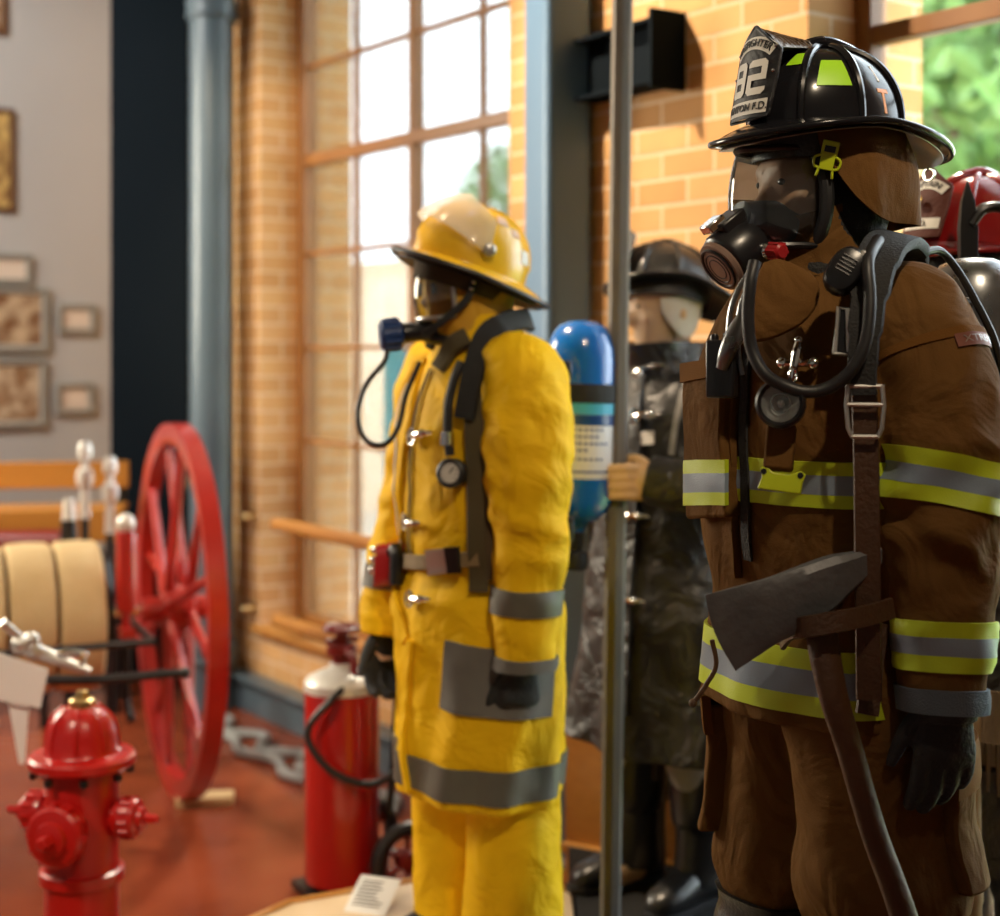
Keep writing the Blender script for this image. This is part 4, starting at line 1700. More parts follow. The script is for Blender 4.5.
# raised clear visor hinged on chrome knobs
k = MB()
for off in (.014, .0165):
    rs = []
    for i in range(13):
        row = []
        for j in range(33):
            a = -R(98) + R(196) * j / 32
            side_ = (abs(a) / R(98)) ** 2
            t0_, t1_ = .30 - .22 * side_, .86 - .44 * side_
            t = t0_ + (t1_ - t0_) * i / 12
            row.append(dome_pt(a, t, DA[0] + off + .005, DA[1] + off + .022 * (1 - t), DA[2], DA[3] + off + .008))
        rs.append(row)
    k.rings(rs, False, False)
k.build('visor', 'visor_plastic', yh)
for sg in (-1, 1):
    k = MB()
    p = dome_pt(sg * R(97), .16, DA[0] + .018, DA[1], DA[2], DA[3])
    Mx = Matrix.Translation(p) @ Matrix.Rotation(R(90) * sg, 4, 'Y')
    k.lathe([(.013, -.012), (.015, -.004), (.015, .007), (.011, .010), (.005, .011)], 20, Mx)
    k.build('visor_knob', 'satin_steel', yh)
# worn stickers
mat('sticker_pink', (.72, .52, .42), .5)
for (a0, a1, t0, t1, mm) in ((104, 122, .52, .66, 'sticker_pink'), (126, 140, .42, .52, 'sticker_pink'), (140, 160, .16, .30, 'label_white'), (60, 70, .5, .62, 'sticker_pink')):
    k = MB()
    rs = [[dome_pt(R(a0 + (a1 - a0) * j / 6), t0 + (t1 - t0) * i / 4, DA[0] + .0015, DA[1] + .0015, DA[2] + .0015, DA[3] + .0015) for j in range(7)] for i in range(5)]
    k.rings(rs, False, False)
    k.build('sticker', mm, yh)
# chin strap with snap studs
k = MB()
sp = [V((.1, .005, -.015)), V((.100, .01, -.06)), V((.096, -.005, -.10)), V((.080, -.035, -.15)), V((.05, -.06, -.185))]
pn = [(V(q), V((q[0], q[1] * .2, 0)).normalized()) for q in catmull([tuple(a) for a in sp], 24)]
ribbon(k, pn, .017, .004)
st = k.build('chin_strap', 'black_webbing', yh)
k = MB()
for z in (-.035, -.052):
    k.ball((.105, .008, z), (.003, .005, .005), 8, 6)
k.build('snap', 'chrome', st)

# ---- breathing apparatus
ya = empty('breathing_apparatus', M=YB, label='blue air cylinder with white label, harness and mask on yellow uniform', cat='breathing apparatus')
k = MB()
Mt = Matrix.Translation((.0, .27, 1.02)) @ Matrix.Rotation(R(-2), 4, 'X')
r = .087
k.lathe([(.022, -.02), (.03, .0), (.055, .012), (.078, .035), (r, .06), (r, .40), (r * .97, .435), (r * .87, .465), (r * .68, .488), (r * .4, .5), (.004, .504)], 44, Mt)
tank = k.build('air_cylinder', 'tank_blue', ya, ang=50)
for z0, z1, mm in ((.115, .345, 'label_white'), (.245, .272, 'tank_dark_blue'), (.13, .135, 'tank_dark_blue')):
    k = MB()
    e = .0012 if mm == 'label_white' else .002
    k.lathe([(r, z0), (r + e, z0 + .0005), (r + e, z1 - .0005), (r, z1)], 44, Mt, caps=False)
    k.build('label_band', mm, tank)
k = MB()
k.lathe([(r, .272), (r + .002, .2725), (r + .002, .30), (r, .3005)], 44, Mt, caps=False)
k.build('label_band', 'cyan_sign', tank)
k = MB()
for row, wd in ((.232, 1.1), (.215, .9), (.198, 1.2), (.182, .7), (.16, 1.0)):
    for seg in range(int(wd * 8)):
        a = R(300) + seg * .16
        k.lathe([(r + .001, row), (r + .0022, row), (r + .0022, row + .004), (r + .001, row + .004)], 3, None) if False else None
        a1 = a + .1
        k.add([Mt @ V(((r + .0016) * cos(q), (r + .0016) * sin(q), zz)) for q, zz in ((a, row), (a1, row), (a1, row + .006), (a, row + .006))], [(0, 1, 2, 3)])
k.build('label_print', 'tank_dark_blue', tank)
k = MB()
k.lathe([(.016, -.07), (.02, -.05), (.02, -.02)], 16, Mt)
k.lathe([(.026, -.115), (.032, -.11), (.034, -.09), (.03, -.07), (.018, -.066)], 16, Mt)
k.tube([Mt @ V((0, 0, -.045)), Mt @ V((-.0, -.05, -.045))], .014, 10)
k.build('valve_knob', 'black_rubber', tank)
k = MB()
k.box((0, .165, 1.2), (.13, .03, .5))
k.box((0, .185, 1.4), (.2, .03, .05))
k.box((0, .19, 1.02), (.2, .03, .06))
k.build('backplate', 'black_plastic', ya, bevel=.006)
k = MB()
k.lathe([(r + .003, .30), (r + .006, .302), (r + .006, .345), (r + .003, .347)], 40, Mt, caps=False)
k.build('cylinder_strap', 'black_webbing', ya)


def yat(S, pts, w, m, nm, off=.012, th=.006, seg=36):
    k = MB()
    ribbon(k, S.path(pts, YB, off, seg), w, th)
    return k.build(nm, m, ya)


yat(YS, ((530, 322), (512, 322), (495, 330), (482, 350), (474, 385), (468, 420)), .052, 'black_webbing', 'shoulder_strap', .016, .012)
yat(YS, ((473, 385), (476, 440), (478, 500), (479, 560), (480, 592)), .045, 'olive_webbing', 'side_strap', .012, .004)
yat(YS, ((487, 420), (490, 500), (492, 580)), .022, 'liner_brown', 'side_strap', .012, .004)
yat(YS, ((442, 372), (455, 350), (470, 340)), .05, 'olive_webbing', 'chest_pad', .014, .01)
yat(YS, ((406, 561), (430, 562), (455, 560), (480, 558)), .035, 'belt_tan', 'waist_belt', .014, .004)
k = MB()
YS.quad(k, ((434, 549), (458, 546), (461, 571), (437, 575)), YB, 4, 4, .02, .008)
k.build('belt_buckle', 'satin_steel', ya)
k = MB()
YS.quad(k, ((452, 546), (463, 545), (465, 572), (455, 573)), YB, 4, 4, .02, .011)
k.build('buckle_end', 'black_plastic', ya)
# gauge on its hose
hp_ = YS.path(((466, 370), (458, 395), (455, 425), (457, 455)), YB, .028, 20)
k = MB()
k.tube([p for p, n_ in hp_], .011, 10)
gh = k.build('gauge_hose', 'black_rubber', ya)
u, v = YS.find(455, 441, YB)
p = YS.pt(u, v, .03)
k = MB()
k.tube([p + V((0, 0, .02)), p + V((0, 0, -.01))], .016, 14)
k.build('hose_ferrule', 'chrome', gh)
u, v = YS.find(459, 472, YB)
p = YS.pt(u, v, .03)
toc = (yinv @ V((0, 0, CAMZ)) - p).normalized()
toc = (toc + V((-.2, -.35, .0))).normalized()
Mg = frame_from(p, toc, V((0, 0, 1)))
k = MB()
k.lathe([(.026, -.02), (.033, -.016), (.034, .012), (.028, .017), (.022, .012)], 28, Mg)
ga = k.build('gauge', 'black_rubber', ya)
k = MB()
k.lathe([(.0225, .010), (.0225, .0135)], 24, Mg)
k.build('gauge_dial', 'gauge_face', ga)
k = MB()
k.tube([Mg @ V((0, 0, .015)), Mg @ V((.009, .012, .015))], .0015, 6)
for i in range(9):
    a = R(-40 + i * 32.5)
    k.tube([Mg @ V((cos(a) * .016, sin(a) * .016, .0145)), Mg @ V((cos(a) * .02, sin(a) * .02, .0145))], .0009, 5)
k.build('gauge_needle', 'ink', ga)
# mask, breathing tube, blue regulator
lp = mask_parts(ya, Mh, .079, 'satin_steel', zt=.055, zb=-.058, depth=.052, y0=-.083)
rg = Mh @ V((0, -.135, -.088))
rdir = (Mh.to_3x3() @ V((0, -1, -.05))).normalized()
Mr_ = frame_from(rg, rdir, V((0, 0, 1)))
k = MB()
k.lathe([(.036, -.055), (.034, -.03), (.024, -.01), (.024, .03), (.03, .034)], 24, Mr_)
k.tube([Mr_ @ V((-.02, -.03, -.03)), Mr_ @ V((-.05, -.05, -.06))], .014, 10)
k.tube([Mr_ @ V((.03, -.02, -.03)), Mr_ @ V((.055, -.03, -.08))], .012, 10)
k.build('mask_adapter', 'black_plastic', ya)
k = MB()
k.lathe([(.028, .034), (.036, .04), (.038, .06), (.037, .08), (.03, .088), (.012, .09)], 24, Mr_)
for i in range(14):
    a = i * pi / 7
    k.tube([Mr_ @ V((cos(a) * .038, sin(a) * .038, .042)), Mr_ @ V((cos(a) * .037, sin(a) * .037, .08))], .004, 5)
k.build('regulator', 'reg_blue', ya)
Yh = 3.52
k = MB()
hpts = [yinv @ P(x, y, d) for x, y, d in ((387, 350, 3.52), (384, 362, 3.52), (366, 385, 3.5), (358, 410, 3.49), (361, 432, 3.48), (372, 444, 3.47), (387, 443, 3.46), (399, 425, 3.47), (406, 395, 3.48), (420, 362, 3.49))]
k.tube(hpts, .0062, 10, seg=60)
k.build('air_hose', 'black_rubber', ya)
# red-knobbed regulator block on the belt
p = yinv @ P(396, 567, 3.47)
u, v = YS.find(404, 565, YB)
q = YS.pt(u, v, .035)
Mq = frame_from(q, YS.n.copy(), V((0, 0, 1)))
k = MB()
k.rings([[Mq @ V((.03 * sgnpow(cos(a), .6), .052 * sgnpow(sin(a), .6) - z * .2, z)) for a in [2 * pi * j / 24 for j in range(24)]] for z in (-.03, -.02, .03, .038)])
bl = k.build('belt_regulator', 'knob_red', ya)
k = MB()
for yy in (-.02, .005, .03):
    k.ball(Mq @ V((-.01, yy, .042)), .011, 10, 8)
k.build('knob', 'chrome', bl)
k = MB()
k.tube([Mq @ V((.02, .03, 0)), Mq @ V((.05, .04, -.01)), Mq @ V((.055, -.04, -.015))], .016, 10, seg=10)
k.build('fitting', 'black_plastic', bl)
# ================================================================ traditional helmet
mat('helmet_black', (.006, .006, .008), .18, coat=.05, spec=.25, color2=(.012, .012, .014), vscale=8)
mat('helmet_red', (.33, .012, .012), .2, coat=.5, color2=(.26, .010, .010), vscale=6)
mat('helmet_worn', (.022, .021, .021), .32, color2=(.04, .038, .036), vscale=10, coat=.2)
mat('shield_black', (.012, .012, .014), .5, bump=.2, bscale=120)
mat('shield_brown', (.085, .022, .014), .6, bump=.2, bscale=120, spec=.2)
mat('letter_white', (.74, .72, .66), .5)
mat('letter_black', (.012, .012, .012), .5)
mat('letter_orange', (.85, .30, .03), .4)
mat('lime_sticker', (.40, .80, .02), .4)
mat('bronze_dark', (.05, .032, .018), .4, .6, color2=(.14, .085, .04), vscale=40, bump=.9, bscale=70)
mat('gold', (.80, .55, .20), .25, 1.0)
mat('silver_liner', (.30, .26, .23), .3, .5)


def trad_helmet(M, label, shell, shield_m, texts, ribs=8, h=.128, stickers=True, rx=.103, ryf=.130, ryb=.138, brx=.155, bryf=.185, bryb=.225, crest=True, droop=.040):
    r = empty('firefighter_helmet', M=M, label=label, cat='helmet')
    k = MB()
    n, m_ = 96, 22
    rs = []
    for i in range(m_ + 1):
        t = i / m_ * .985
        row = []
        for j in range(n):
            a = 2 * pi * j / n
            p = dome_pt(a, t, rx, ryf, ryb, h, 2.15)
            c = cos(ribs / 2 * a) ** 2
            row.append(V((p.x * (1 - .02 * (1 - c)), p.y * (1 - .02 * (1 - c)), p.z)))
        rs.append(row)
    k.rings(rs)
    cr = k.build('crown', shell, r, ang=80)
    for q in range(ribs):
        a = 2 * pi * q / ribs
        big = q % (ribs // 2) == 0
        k = MB()
        pts = []
        for i in range(18):
            t = i / 17 * .96
            p = dome_pt(a, t, rx, ryf, ryb, h, 2.15)
            pts.append(V((p.x * 1.01, p.y * 1.01, p.z + .002)))
        rr = [(.0075 if big else .0055) * (1.0 + .3 * sin(pi * i / 17)) for i in range(18)]
        k.tube(pts, rr, 8)
        k.build('rib', shell, cr)
    k = MB()
    k.tube([(0, -.05, h * .99), (0, 0, h + .010), (0, .05, h * 1.0), (0, .1, h * .83)], [.008, .011, .011, .008], 10, seg=16)
    k.build('crest', shell, cr)

    def drop(a):
        b = .5 - .5 * cos(a)
        return -.010 - droop * max(0, -cos(a)) ** 1.6 - .020 * max(0, cos(a)) ** 1.5
    k = MB()
    brim_geo(k, brx, bryf, bryb, rx * .96, ryf * .96, drop, .005, roll=.006)
    brm = k.build('brim', shell, r, ang=70)
    k = MB()
    brim_geo(k, brx * .93, bryf * .93, bryb * .93, rx * .9, ryf * .9, lambda a: drop(a) - .004, .002, roll=.001, M=Matrix.Translation((0, 0, -.004)))
    k.build('brim_lining', 'silver_liner' if shell == 'helmet_black' else 'black_leather', brm)
    k = MB()
    k.lathe([(rx * .93, -.055), (rx * .95, -.02), (rx * .95, .004)], 40, Matrix.Diagonal((1, ryf / rx, 1, 1)), caps=False)
    k.lathe([(rx * .90, -.055), (rx * .92, -.02), (rx * .92, .004)], 40, Matrix.Diagonal((1, ryf / rx, 1, 1)), caps=False)
    k.build('headband', 'black_leather', r)

    # front shield: curved leather plate leaning back
    sw, sh = .118, .140
    Rc = .105

    def sm(x, z, o):
        ang = x / Rc
        return V(((Rc + o) * sin(ang), -(ryf + .016) + Rc - (Rc + o) * cos(ang) + (z / sh) * .028 - .004, z + .008))
    out = [(-.46, 0), (.46, 0), (.50, .45), (.50, .72), (.42, .80), (.36, .92), (0, 1.06)]
    out += [(-x, z) for x, z in out[::-1] if x > 0 and z > 0]
    k = MB()

    def halfw(z):
        if z < .45:
            return .46 + .04 * z / .45
        if z < .74:
            return .5
        return max(.02, .5 - .48 * (z - .74) / .31)
    for o in (0, .004):
        rs = []
        for i in range(25):
            z = i / 24 * 1.05
            hw = halfw(z)
            rs.append([sm(hw * sw * (-1 + 2 * j / 16), z * sh, o) for j in range(17)])
        k.rings(rs, False, False)
    ring = [sm(halfw(i / 30 * 1.05) * sw, i / 30 * 1.05 * sh, .003) for i in range(31)] + [sm(-halfw(1.05 - i / 30 * 1.05) * sw, (1.05 - i / 30 * 1.05) * sh, .003) for i in range(31)]
    k.tube(ring, .0028, 6, closed=True)
    shd = k.build('front_shield', shield_m, r, ang=60)
    for kind, s_, size, z, m__, band in texts:
        k = MB()
        if kind == 'arc':
            # white arched band with dark letters
            Ra = .075
            zc = z * sh - Ra

            def am(x, y, o):
                an = x / Ra
                return sm((Ra + y) * sin(an), zc + (Ra + y) * cos(an), o)
            if band:
                rs = [[am(-.052 + .104 * j / 24, -.010 + .020 * i / 3, .0052) for j in range(25)] for i in range(4)]
                k.rings(rs, False, False)
                k.build('text_band', band, shd)
                k = MB()
            k.text(s_, size, fn=lambda p: am(p.x, p.y, .0062 + p.z), ext=.0006, bold=.004)
        elif kind == 'block':
            # square-cut numerals with clipped corners
            GL_ = {'8': ('####', '#..#', '####', '#..#', '####'), '2': ('####', '...#', '####', '#...', '####')}
            cw, st, hh = size * .70, size * .20, size
            for q_, ch in enumerate(s_):
                x0 = (q_ - len(s_) / 2) * (cw + size * .09) + size * .045
                nx_, ny_ = 22, 34
                for iy in range(ny_):
                    for ix in range(nx_):
                        fx, fy = (ix + .5) / nx_ * cw, (iy + .5) / ny_ * hh
                        row = 4 if fy > hh - st else 0 if fy < st else 2 if abs(fy - hh / 2) < st / 2 else 3 if fy > hh / 2 else 1
                        colm = 0 if fx < st else 3 if fx > cw - st else 1
                        if GL_[ch][4 - row][colm] != '#':
                            continue
                        ex, ey = min(fx, cw - fx), min(fy, hh - fy)
                        if ex + ey < st * .55:
                            continue
                        xa, xb, ya, yb = x0 + ix / nx_ * cw, x0 + (ix + 1) / nx_ * cw, z * sh - hh / 2 + iy / ny_ * hh, z * sh - hh / 2 + (iy + 1) / ny_ * hh
                        k.add([sm(xa, ya, .0058), sm(xb, ya, .0058), sm(xb, yb, .0058), sm(xa, yb, .0058)], [(0, 1, 2, 3)])
        else:
            if band:
                rs = [[sm(-.05 + .10 * j / 20, z * sh - .011 + .022 * i / 3, .0052) for j in range(21)] for i in range(4)]
                k.rings(rs, False, False)
                k.build('text_band', band, shd)
                k = MB()
            k.text(s_, size, fn=lambda p: sm(p.x, z * sh + p.y, .0062 + p.z), ext=.0006, bold=.004)
        k.build('lettering', m__, shd)
    if crest:
        # carved eagle holder running from the shield top back to the crest
        k = MB()
        top, tail = sm(0, 1.05 * sh, .003), V((0, .0, h * 1.02))
        rs = []
        for i in range(13):
            f = i / 12
            rd = top.lerp(tail, f)
            rs.append([])
            for sg in (1, -1):
                a = sm(sg * .47 * sw, .76 * sh, .001).lerp(V((sg * .010, -.02, h * .985)), f ** .8)
                mid = rd.lerp(a, .5) + V((sg * .004, 0, .004 * (1 - f)))
                rs[-1] += [a, mid, rd + V((sg * .002, 0, 0))] if sg == 1 else [rd + V((sg * .002, 0, 0)), mid, a]
        k.rings(rs)
        for i in range(7):
            for sg in (-1, 1):
                f0, f1 = i / 9, (i + 2.2) / 9
                p0 = top.lerp(tail, f0).lerp(sm(sg * .47 * sw, .76 * sh, .001).lerp(V((sg * .010, -.02, h * .985)), f0), .12)
                p1 = top.lerp(tail, f1).lerp(sm(sg * .47 * sw, .76 * sh, .001).lerp(V((sg * .010, -.02, h * .985)), f1), .85)
                k.tube([p0 + V((0, 0, .001)), p0.lerp(p1, .5) + V((sg * .003, 0, .004)), p1 + V((0, 0, .001))], [.0025, .003, .002], 6)
        k.build('shield_holder', 'bronze_dark', r)
        for sx, sz in ((.48, .5), (.46, .78), (-.48, .5), (-.46, .78)):
            k = MB()
            k.ball(sm(sx * sw * .92, sz * sh, .005), .003, 8, 6)
            k.build('rivet', 'chrome', shd)
    if stickers:
        for a0, a1, t0, t1 in ((22, 42, .48, .66), (56, 84, .25, .52), (-42, -22, .48, .66), (-84, -56, .25, .52)):
            k = MB()
            rs = []
            for i in range(5):
                sh_ = (a1 - a0) * .12 * i / 4
                row = []
                for j in range(9):
                    a = R(a0 + sh_ + (a1 - a0 - 2 * sh_) * j / 8)
                    p = dome_pt(a, t0 + (t1 - t0) * i / 4, rx, ryf, ryb, h, 2.15)
                    c = cos(ribs / 2 * a) ** 2
                    row.append(V((p.x * (1 - .02 * (1 - c)) * 1.012, p.y * (1 - .02 * (1 - c)) * 1.012, p.z + .0012)))
                rs.append(row)
            k.rings(rs, False, False)
            k.build('reflective_sticker', 'lime_sticker', r)
        for s_, aa, tt, mm, sz in (('T', 113, .14, 'letter_orange', .042), ('I', 113, .39, 'letter_white', .036)):
            k = MB()

            def tm(p):
                a = R(aa) + p.x / .125
                q = dome_pt(a, tt + p.y / .155, rx, ryf, ryb, h, 2.15)
                c = .98 + .02 * cos(ribs / 2 * a) ** 2
                return V((q.x * c, q.y * c, q.z)) + V((sin(a), -cos(a), .4)) * (.0006 + p.z)
            k.text(s_, sz, fn=tm, ext=.0004, bold=.02)
            k.build('lettering', mm, r)
    k = MB()
    k.torus(.014, .0022, 18, 6, Matrix.Translation((0, bryb * .93, -droop - .028)) @ Matrix.Rotation(R(90), 4, 'X') @ Matrix.Diagonal((1, .7, 1, 1)))
    k.tube([(0, bryb * .93, -droop - .008), (0, bryb * .93, -droop - .02)], .004, 8)
    k.build('hanging_ring', 'chrome', r)
    return r


# ================================================================ brown uniform
mat('brown_cloth', (.150, .074, .023), .78, color2=(.115, .054, .015), vscale=4, vcon=.3, weave=.25, crease=.4, spec=.05)
mat('brown_trim', (.15, .066, .016), .78, weave=.3, spec=.05)
mat('lime_tape', (.50, .62, .02), .45, weave=.15)
mat('silver_tape', (.22, .28, .36), .38, weave=.15)
mat('brown_leather', (.055, .024, .010), .5, color2=(.085, .038, .016), vscale=12, bump=.3, bscale=120)
mat('axe_steel', (.17, .17, .175), .5, .45, color2=(.08, .08, .085), vscale=12, vcon=.25, bump=.25, bscale=60, rvar=.12)
mat('axe_wood', (.095, .036, .012), .55, color2=(.045, .017, .006), vscale=5, stretch=(1, 1, 1), bump=.3, bscale=50)
mat('lime_plastic', (.50, .60, .015), .35)
mat('lamp_glass', (.66, .66, .64), .15, .6)
mat('scratched_steel', (.30, .31, .32), .3, .9, color2=(.20, .21, .22), vscale=18, rvar=.12)
mat('patch_red', (.16, .045, .025), .7)

BX, BY, BTH = P(818, 350, 2.5).x, 2.5, 61
BB = Matrix.Translation((BX, BY, PZ)) @ Matrix.Rotation(R(-BTH), 4, 'Z')
bro = empty('firefighter_mannequin', M=BB, label='mannequin in brown turnout coat with lime and silver stripes', cat='mannequin')
binv = BB.inverted()

bkeys = [(.86, 0, 0, .215, .160, 2.3), (.95, 0, 0, .208, .156, 2.3), (1.06, 0, 0, .205, .156, 2.3), (1.18, 0, 0, .212, .162, 2.3), (1.30, 0, 0, .222, .170, 2.3), (1.42, 0, 0, .222, .166, 2.3),
         (1.50, 0, .005, .195, .145, 2.3), (1.565, 0, .01, .150, .12, 2.1), (1.615, 0, .005, .110, .112, 2), (1.67, 0, -.008, .096, .108, 2), (1.70, 0, -.012, .092, .106, 2)]


def bwr(u, v, p):
    a = fold(p, 5.5, .011, .5, 2) + fold(p, 12, .004, .8, 5)
    low = max(0, 1.05 - p.z)
    return a + .03 * low * sin(2 * pi * u * 7 + 1.0) - .012 * exp(-((p.z - 1.05) / .05) ** 2)


BS = torso_surf(bkeys, bwr)


def bsl(u, v, p):
    e = exp(-((v - .55) / .22) ** 2)
    return fold(p, 7.5, .008 + .012 * e, 1.4, 11) + .004 * e * sin(p.z * 62 + 4 * sin(2 * pi * u) + 3 * noise.noise(p * 7)) + fold(p, 16, .003, 1.3, 2)


BL = limb_surf([(.12, .02, 1.535, .07, .085), (.185, .03, 1.49, .088, .098), (.232, .038, 1.37, .092, .098), (.25, .036, 1.23, .092, .095), (.258, .028, 1.11, .082, .084), (.266, .018, .99, .068, .072), (.272, .010, .905, .062, .064)], bsl)
BR = limb_surf([(-.12, .025, 1.53, .07, .085), (-.18, .045, 1.49, .085, .09), (-.205, .08, 1.38, .085, .09), (-.215, .10, 1.24, .085, .09), (-.215, .09, 1.11, .08, .085), (-.215, .06, .99, .072, .078), (-.21, .04, .885, .068, .072)], bsl)
mb = MB()
BS.mesh(mb, 80, 110)
BL.mesh(mb, 44, 70)
BR.mesh(mb, 40, 60)
bcoat = mb.build('coat', 'brown_cloth', bro, remesh=.0065, smooth=2)


def tristripe(S, va, vb, vc, vd, name, par, nu=90, u0=0.0, u1=1.0, slope=None, off=.0035):
    k = MB()
    S.band(k, va, vb, nu, 3, off, .0018, 0, u0, u1, slope)
    S.band(k, vb, vc, nu, 3, off, .0022, 1, u0, u1, slope)
    S.band(k, vc, vd, nu, 3, off, .0018, 0, u0, u1, slope)
    return k.build(name, ['lime_tape', 'silver_tape'], par)


zz = lambda py, Y: CAMZ - PZ - (py - HY) / FPX * Y
# chest band
q = [vz(bkeys, z) for z in (zz(459, 2.36), zz(472, 2.36), zz(491, 2.36), zz(504, 2.36))]
tristripe(BS, *q, 'reflective_stripe', bcoat, 110)
# hem band
q = [vz(bkeys, z) for z in (.985, .955, .915, .885)]
tristripe(BS, *q, 'reflective_stripe', bcoat, 110)
# sleeve bands
q = [vl(BL, z) for z in (zz(444, 2.29), zz(461, 2.29), zz(480, 2.29), zz(497, 2.29))]
tristripe(BL, *q, 'reflective_stripe', bcoat, 60, slope=lambda u: .014 * sin(2 * pi * u) + .02 * (-cos(2 * pi * u)) + .02)
q = [vl(BL, z) for z in (zz(618, 2.29), zz(633, 2.29), zz(651, 2.29), zz(667, 2.29))]
tristripe(BL, *q, 'reflective_stripe', bcoat, 60)
q = [vl(BR, z) for z in (1.24, 1.22, 1.19, 1.165)]
tristripe(BR, *q, 'reflective_stripe', bcoat, 50)
k = MB()
BL.band(k, vl(BL, zz(684, 2.29)), 1.0, 44, 3, .001, .004)
k.build('cuff', 'knit_grey', bcoat)
k = MB()
BL.band(k, .23, .245, 44, 2, .0015, .0015, u0=-.1, u1=.6)
k.build('shoulder_seam', 'brown_trim', bcoat)
# sleeve patch with lettering
au, av = BL.find(953, 335, BB)
bu, bv = BL.find(990, 349, BB)
k = MB()
if bu < au - .5:
    bu += 1
BL.slab(k, lambda s, t: (au + (bu - au) * s, av + (bv - av) * t), 10, 4, .002, .0015)
pt = k.build('sleeve_patch', 'patch_red', bcoat)
k = MB()
k.text('XTREME', 1.0, fn=lambda p: BL.pt(au + (bu - au) * (.53 + p.x * .225), av + (bv - av) * (.5 - p.y * .75), .0046), ext=.0)
k.build('lettering', 'silver_liner', pt)


def bat(S, pts, w_, m_, nm, par, off=.010, th=.005, seg=40):
    k = MB()
    ribbon(k, S.path(pts, BB, off, seg), w_, th)
    return k.build(nm, m_, par)


# storm flap, shade of the opening as a black strip, lower coat edge
bat(BS, ((752, 345), (747, 400), (746, 450), (748, 520), (751, 560)), .020, 'black_webbing', 'opening_shade', bcoat, .005, .003)
bat(BS, ((741, 345), (734, 400), (732, 450), (733, 520), (737, 575)), .036, 'brown_cloth', 'storm_flap', bcoat, .006, .009)
k = MB()
q = [vz(bkeys, z) for z in (zz(459, 2.36), zz(472, 2.36), zz(491, 2.36), zz(504, 2.36))]
# bulging radio pocket on the far breast with its flap
k = MB()
BS.quad(k, ((702, 372), (738, 368), (742, 516), (704, 518)), BB, 10, 12, .010, .022, emb=.03)
pk = k.build('radio_pocket', 'brown_cloth', bcoat, bevel=.006)
k = MB()
for a_, b_, m_ in ((459, 472, 0), (472, 491, 1), (491, 504, 0)):
    BS.quad(k, ((702, a_), (741, a_ - 1), (741, b_ - 1), (702, b_)), BB, 10, 3, .031, .002, m=m_, emb=.006)
k.build('reflective_stripe', ['lime_tape', 'silver_tape'], pk)
k = MB()
BS.quad(k, ((701, 367), (739, 362), (740, 378), (701, 384)), BB, 10, 3, .031, .006, emb=.02)
k.build('pocket_flap', 'brown_trim', pk)
# high collar with a throat tab
CKEY = [(-.04, .0, .0, .13, .13, 2), (.0, .0, -.004, .124, .13, 2), (.05, 0, -.014, .118, .128, 2), (.10, 0, -.02, .116, .130, 2), (.13, 0, -.02, .114, .130, 2)]


def cs_ev(u, v):
    sb, q_ = .5 - .5 * cos(2 * pi * u), v
    h_ = .045 + .075 * sb
    return V(((.126 - .014 * q_) * sin(2 * pi * u), -.004 - .016 * q_ - (.131 - .004 * q_) * cos(2 * pi * u), 1.568 + (h_ + .04) * q_))


CS = Surf(cs_ev, lambda u, v, p: fold(p, 9, .007, 1, 3))
k = MB()
rs = [[CS.pt(j / 56, i / 14, 0) for j in range(56)] for i in range(15)] + [[CS.pt(j / 56, 1 - i / 14, -.008) for j in range(56)] for i in range(15)]
k.rings(rs, True, False)
col = k.build('collar', 'brown_cloth', bcoat, ang=60)
k = MB()
nT = frame_from(binv @ P(784, 299, 2.285), binv.to_3x3() @ V((-.25, -.85, .28)), binv.to_3x3() @ V((.25, .1, .95)))
out = [(-.045, .052), (-.02, .062), (.035, .045), (.050, .01), (.036, -.03), (-.0, -.062), (-.035, -.075), (-.052, -.06), (-.055, .0)]
dn = catmull([o_ for o_ in out] + [out[0]], 40)[:-1]
rs = []
for s_, z_ in ((1, -.004), (1.0, .003), (.96, .0055), (.5, .009), (.02, .011)):
    rs.append([nT @ V((x * s_, y * s_, z_ - .9 * (x * x + y * y) * s_ * s_)) for x, y in dn])
k.rings(rs)
k.build('throat_tab', 'brown_cloth', bcoat, ang=60)

# trousers
mb = MB()


def bknee(u, v, p):
    return fold(p, 6, .014, .7, 4) + fold(p, 13, .004) + .016 * exp(-((p.z - .6) / .06) ** 2) - .015 * exp(-((p.z - .5) / .03) ** 2)


btl = limb_surf([(.09, .01, 1.0, .125, .135), (.10, .022, .86, .125, .14), (.108, .032, .7, .116, .136), (.118, .034, .55, .118, .13), (.12, .034, .42, .112, .12), (.122, .03, .2, .112, .122), (.12, .03, .06, .115, .126)], bknee)
btr = limb_surf([(-.075, .01, 1.0, .12, .13), (-.085, .012, .86, .112, .12), (-.095, .01, .7, .104, .112), (-.10, .008, .55, .102, .112), (-.102, .005, .42, .098, .108), (-.104, 0, .2, .104, .112), (-.104, 0, .06, .108, .116)], bknee)
btl.mesh(mb, 52, 80)
btr.mesh(mb, 52, 80)
btro = mb.build('trousers', 'brown_cloth', bro, remesh=.007, smooth=2)
for S, nm in ((btl, 'knee_pad'), (btr, 'knee_pad')):
    k = MB()
    S.slab(k, lambda s, t: (-.2 + .4 * s, vl(S, .52) + (vl(S, .33) - vl(S, .52)) * t), 16, 10, .003, .006)
    k.build(nm, 'black_leather', btro)
k = MB()
btl.slab(k, lambda s, t: (.28 + .2 * s, vl(btl, .80) + (vl(btl, .60) - vl(btl, .80)) * t), 14, 12, .004, .020, emb=.02)
cpk = k.build('cargo_pocket', 'brown_cloth', btro, bevel=.005)
k = MB()
btl.slab(k, lambda s, t: (.275 + .21 * s, vl(btl, .82) + (vl(btl, .75) - vl(btl, .82)) * t), 14, 5, .022, .006, emb=.01)
k.build('pocket_flap', 'brown_trim', cpk)
k = MB()
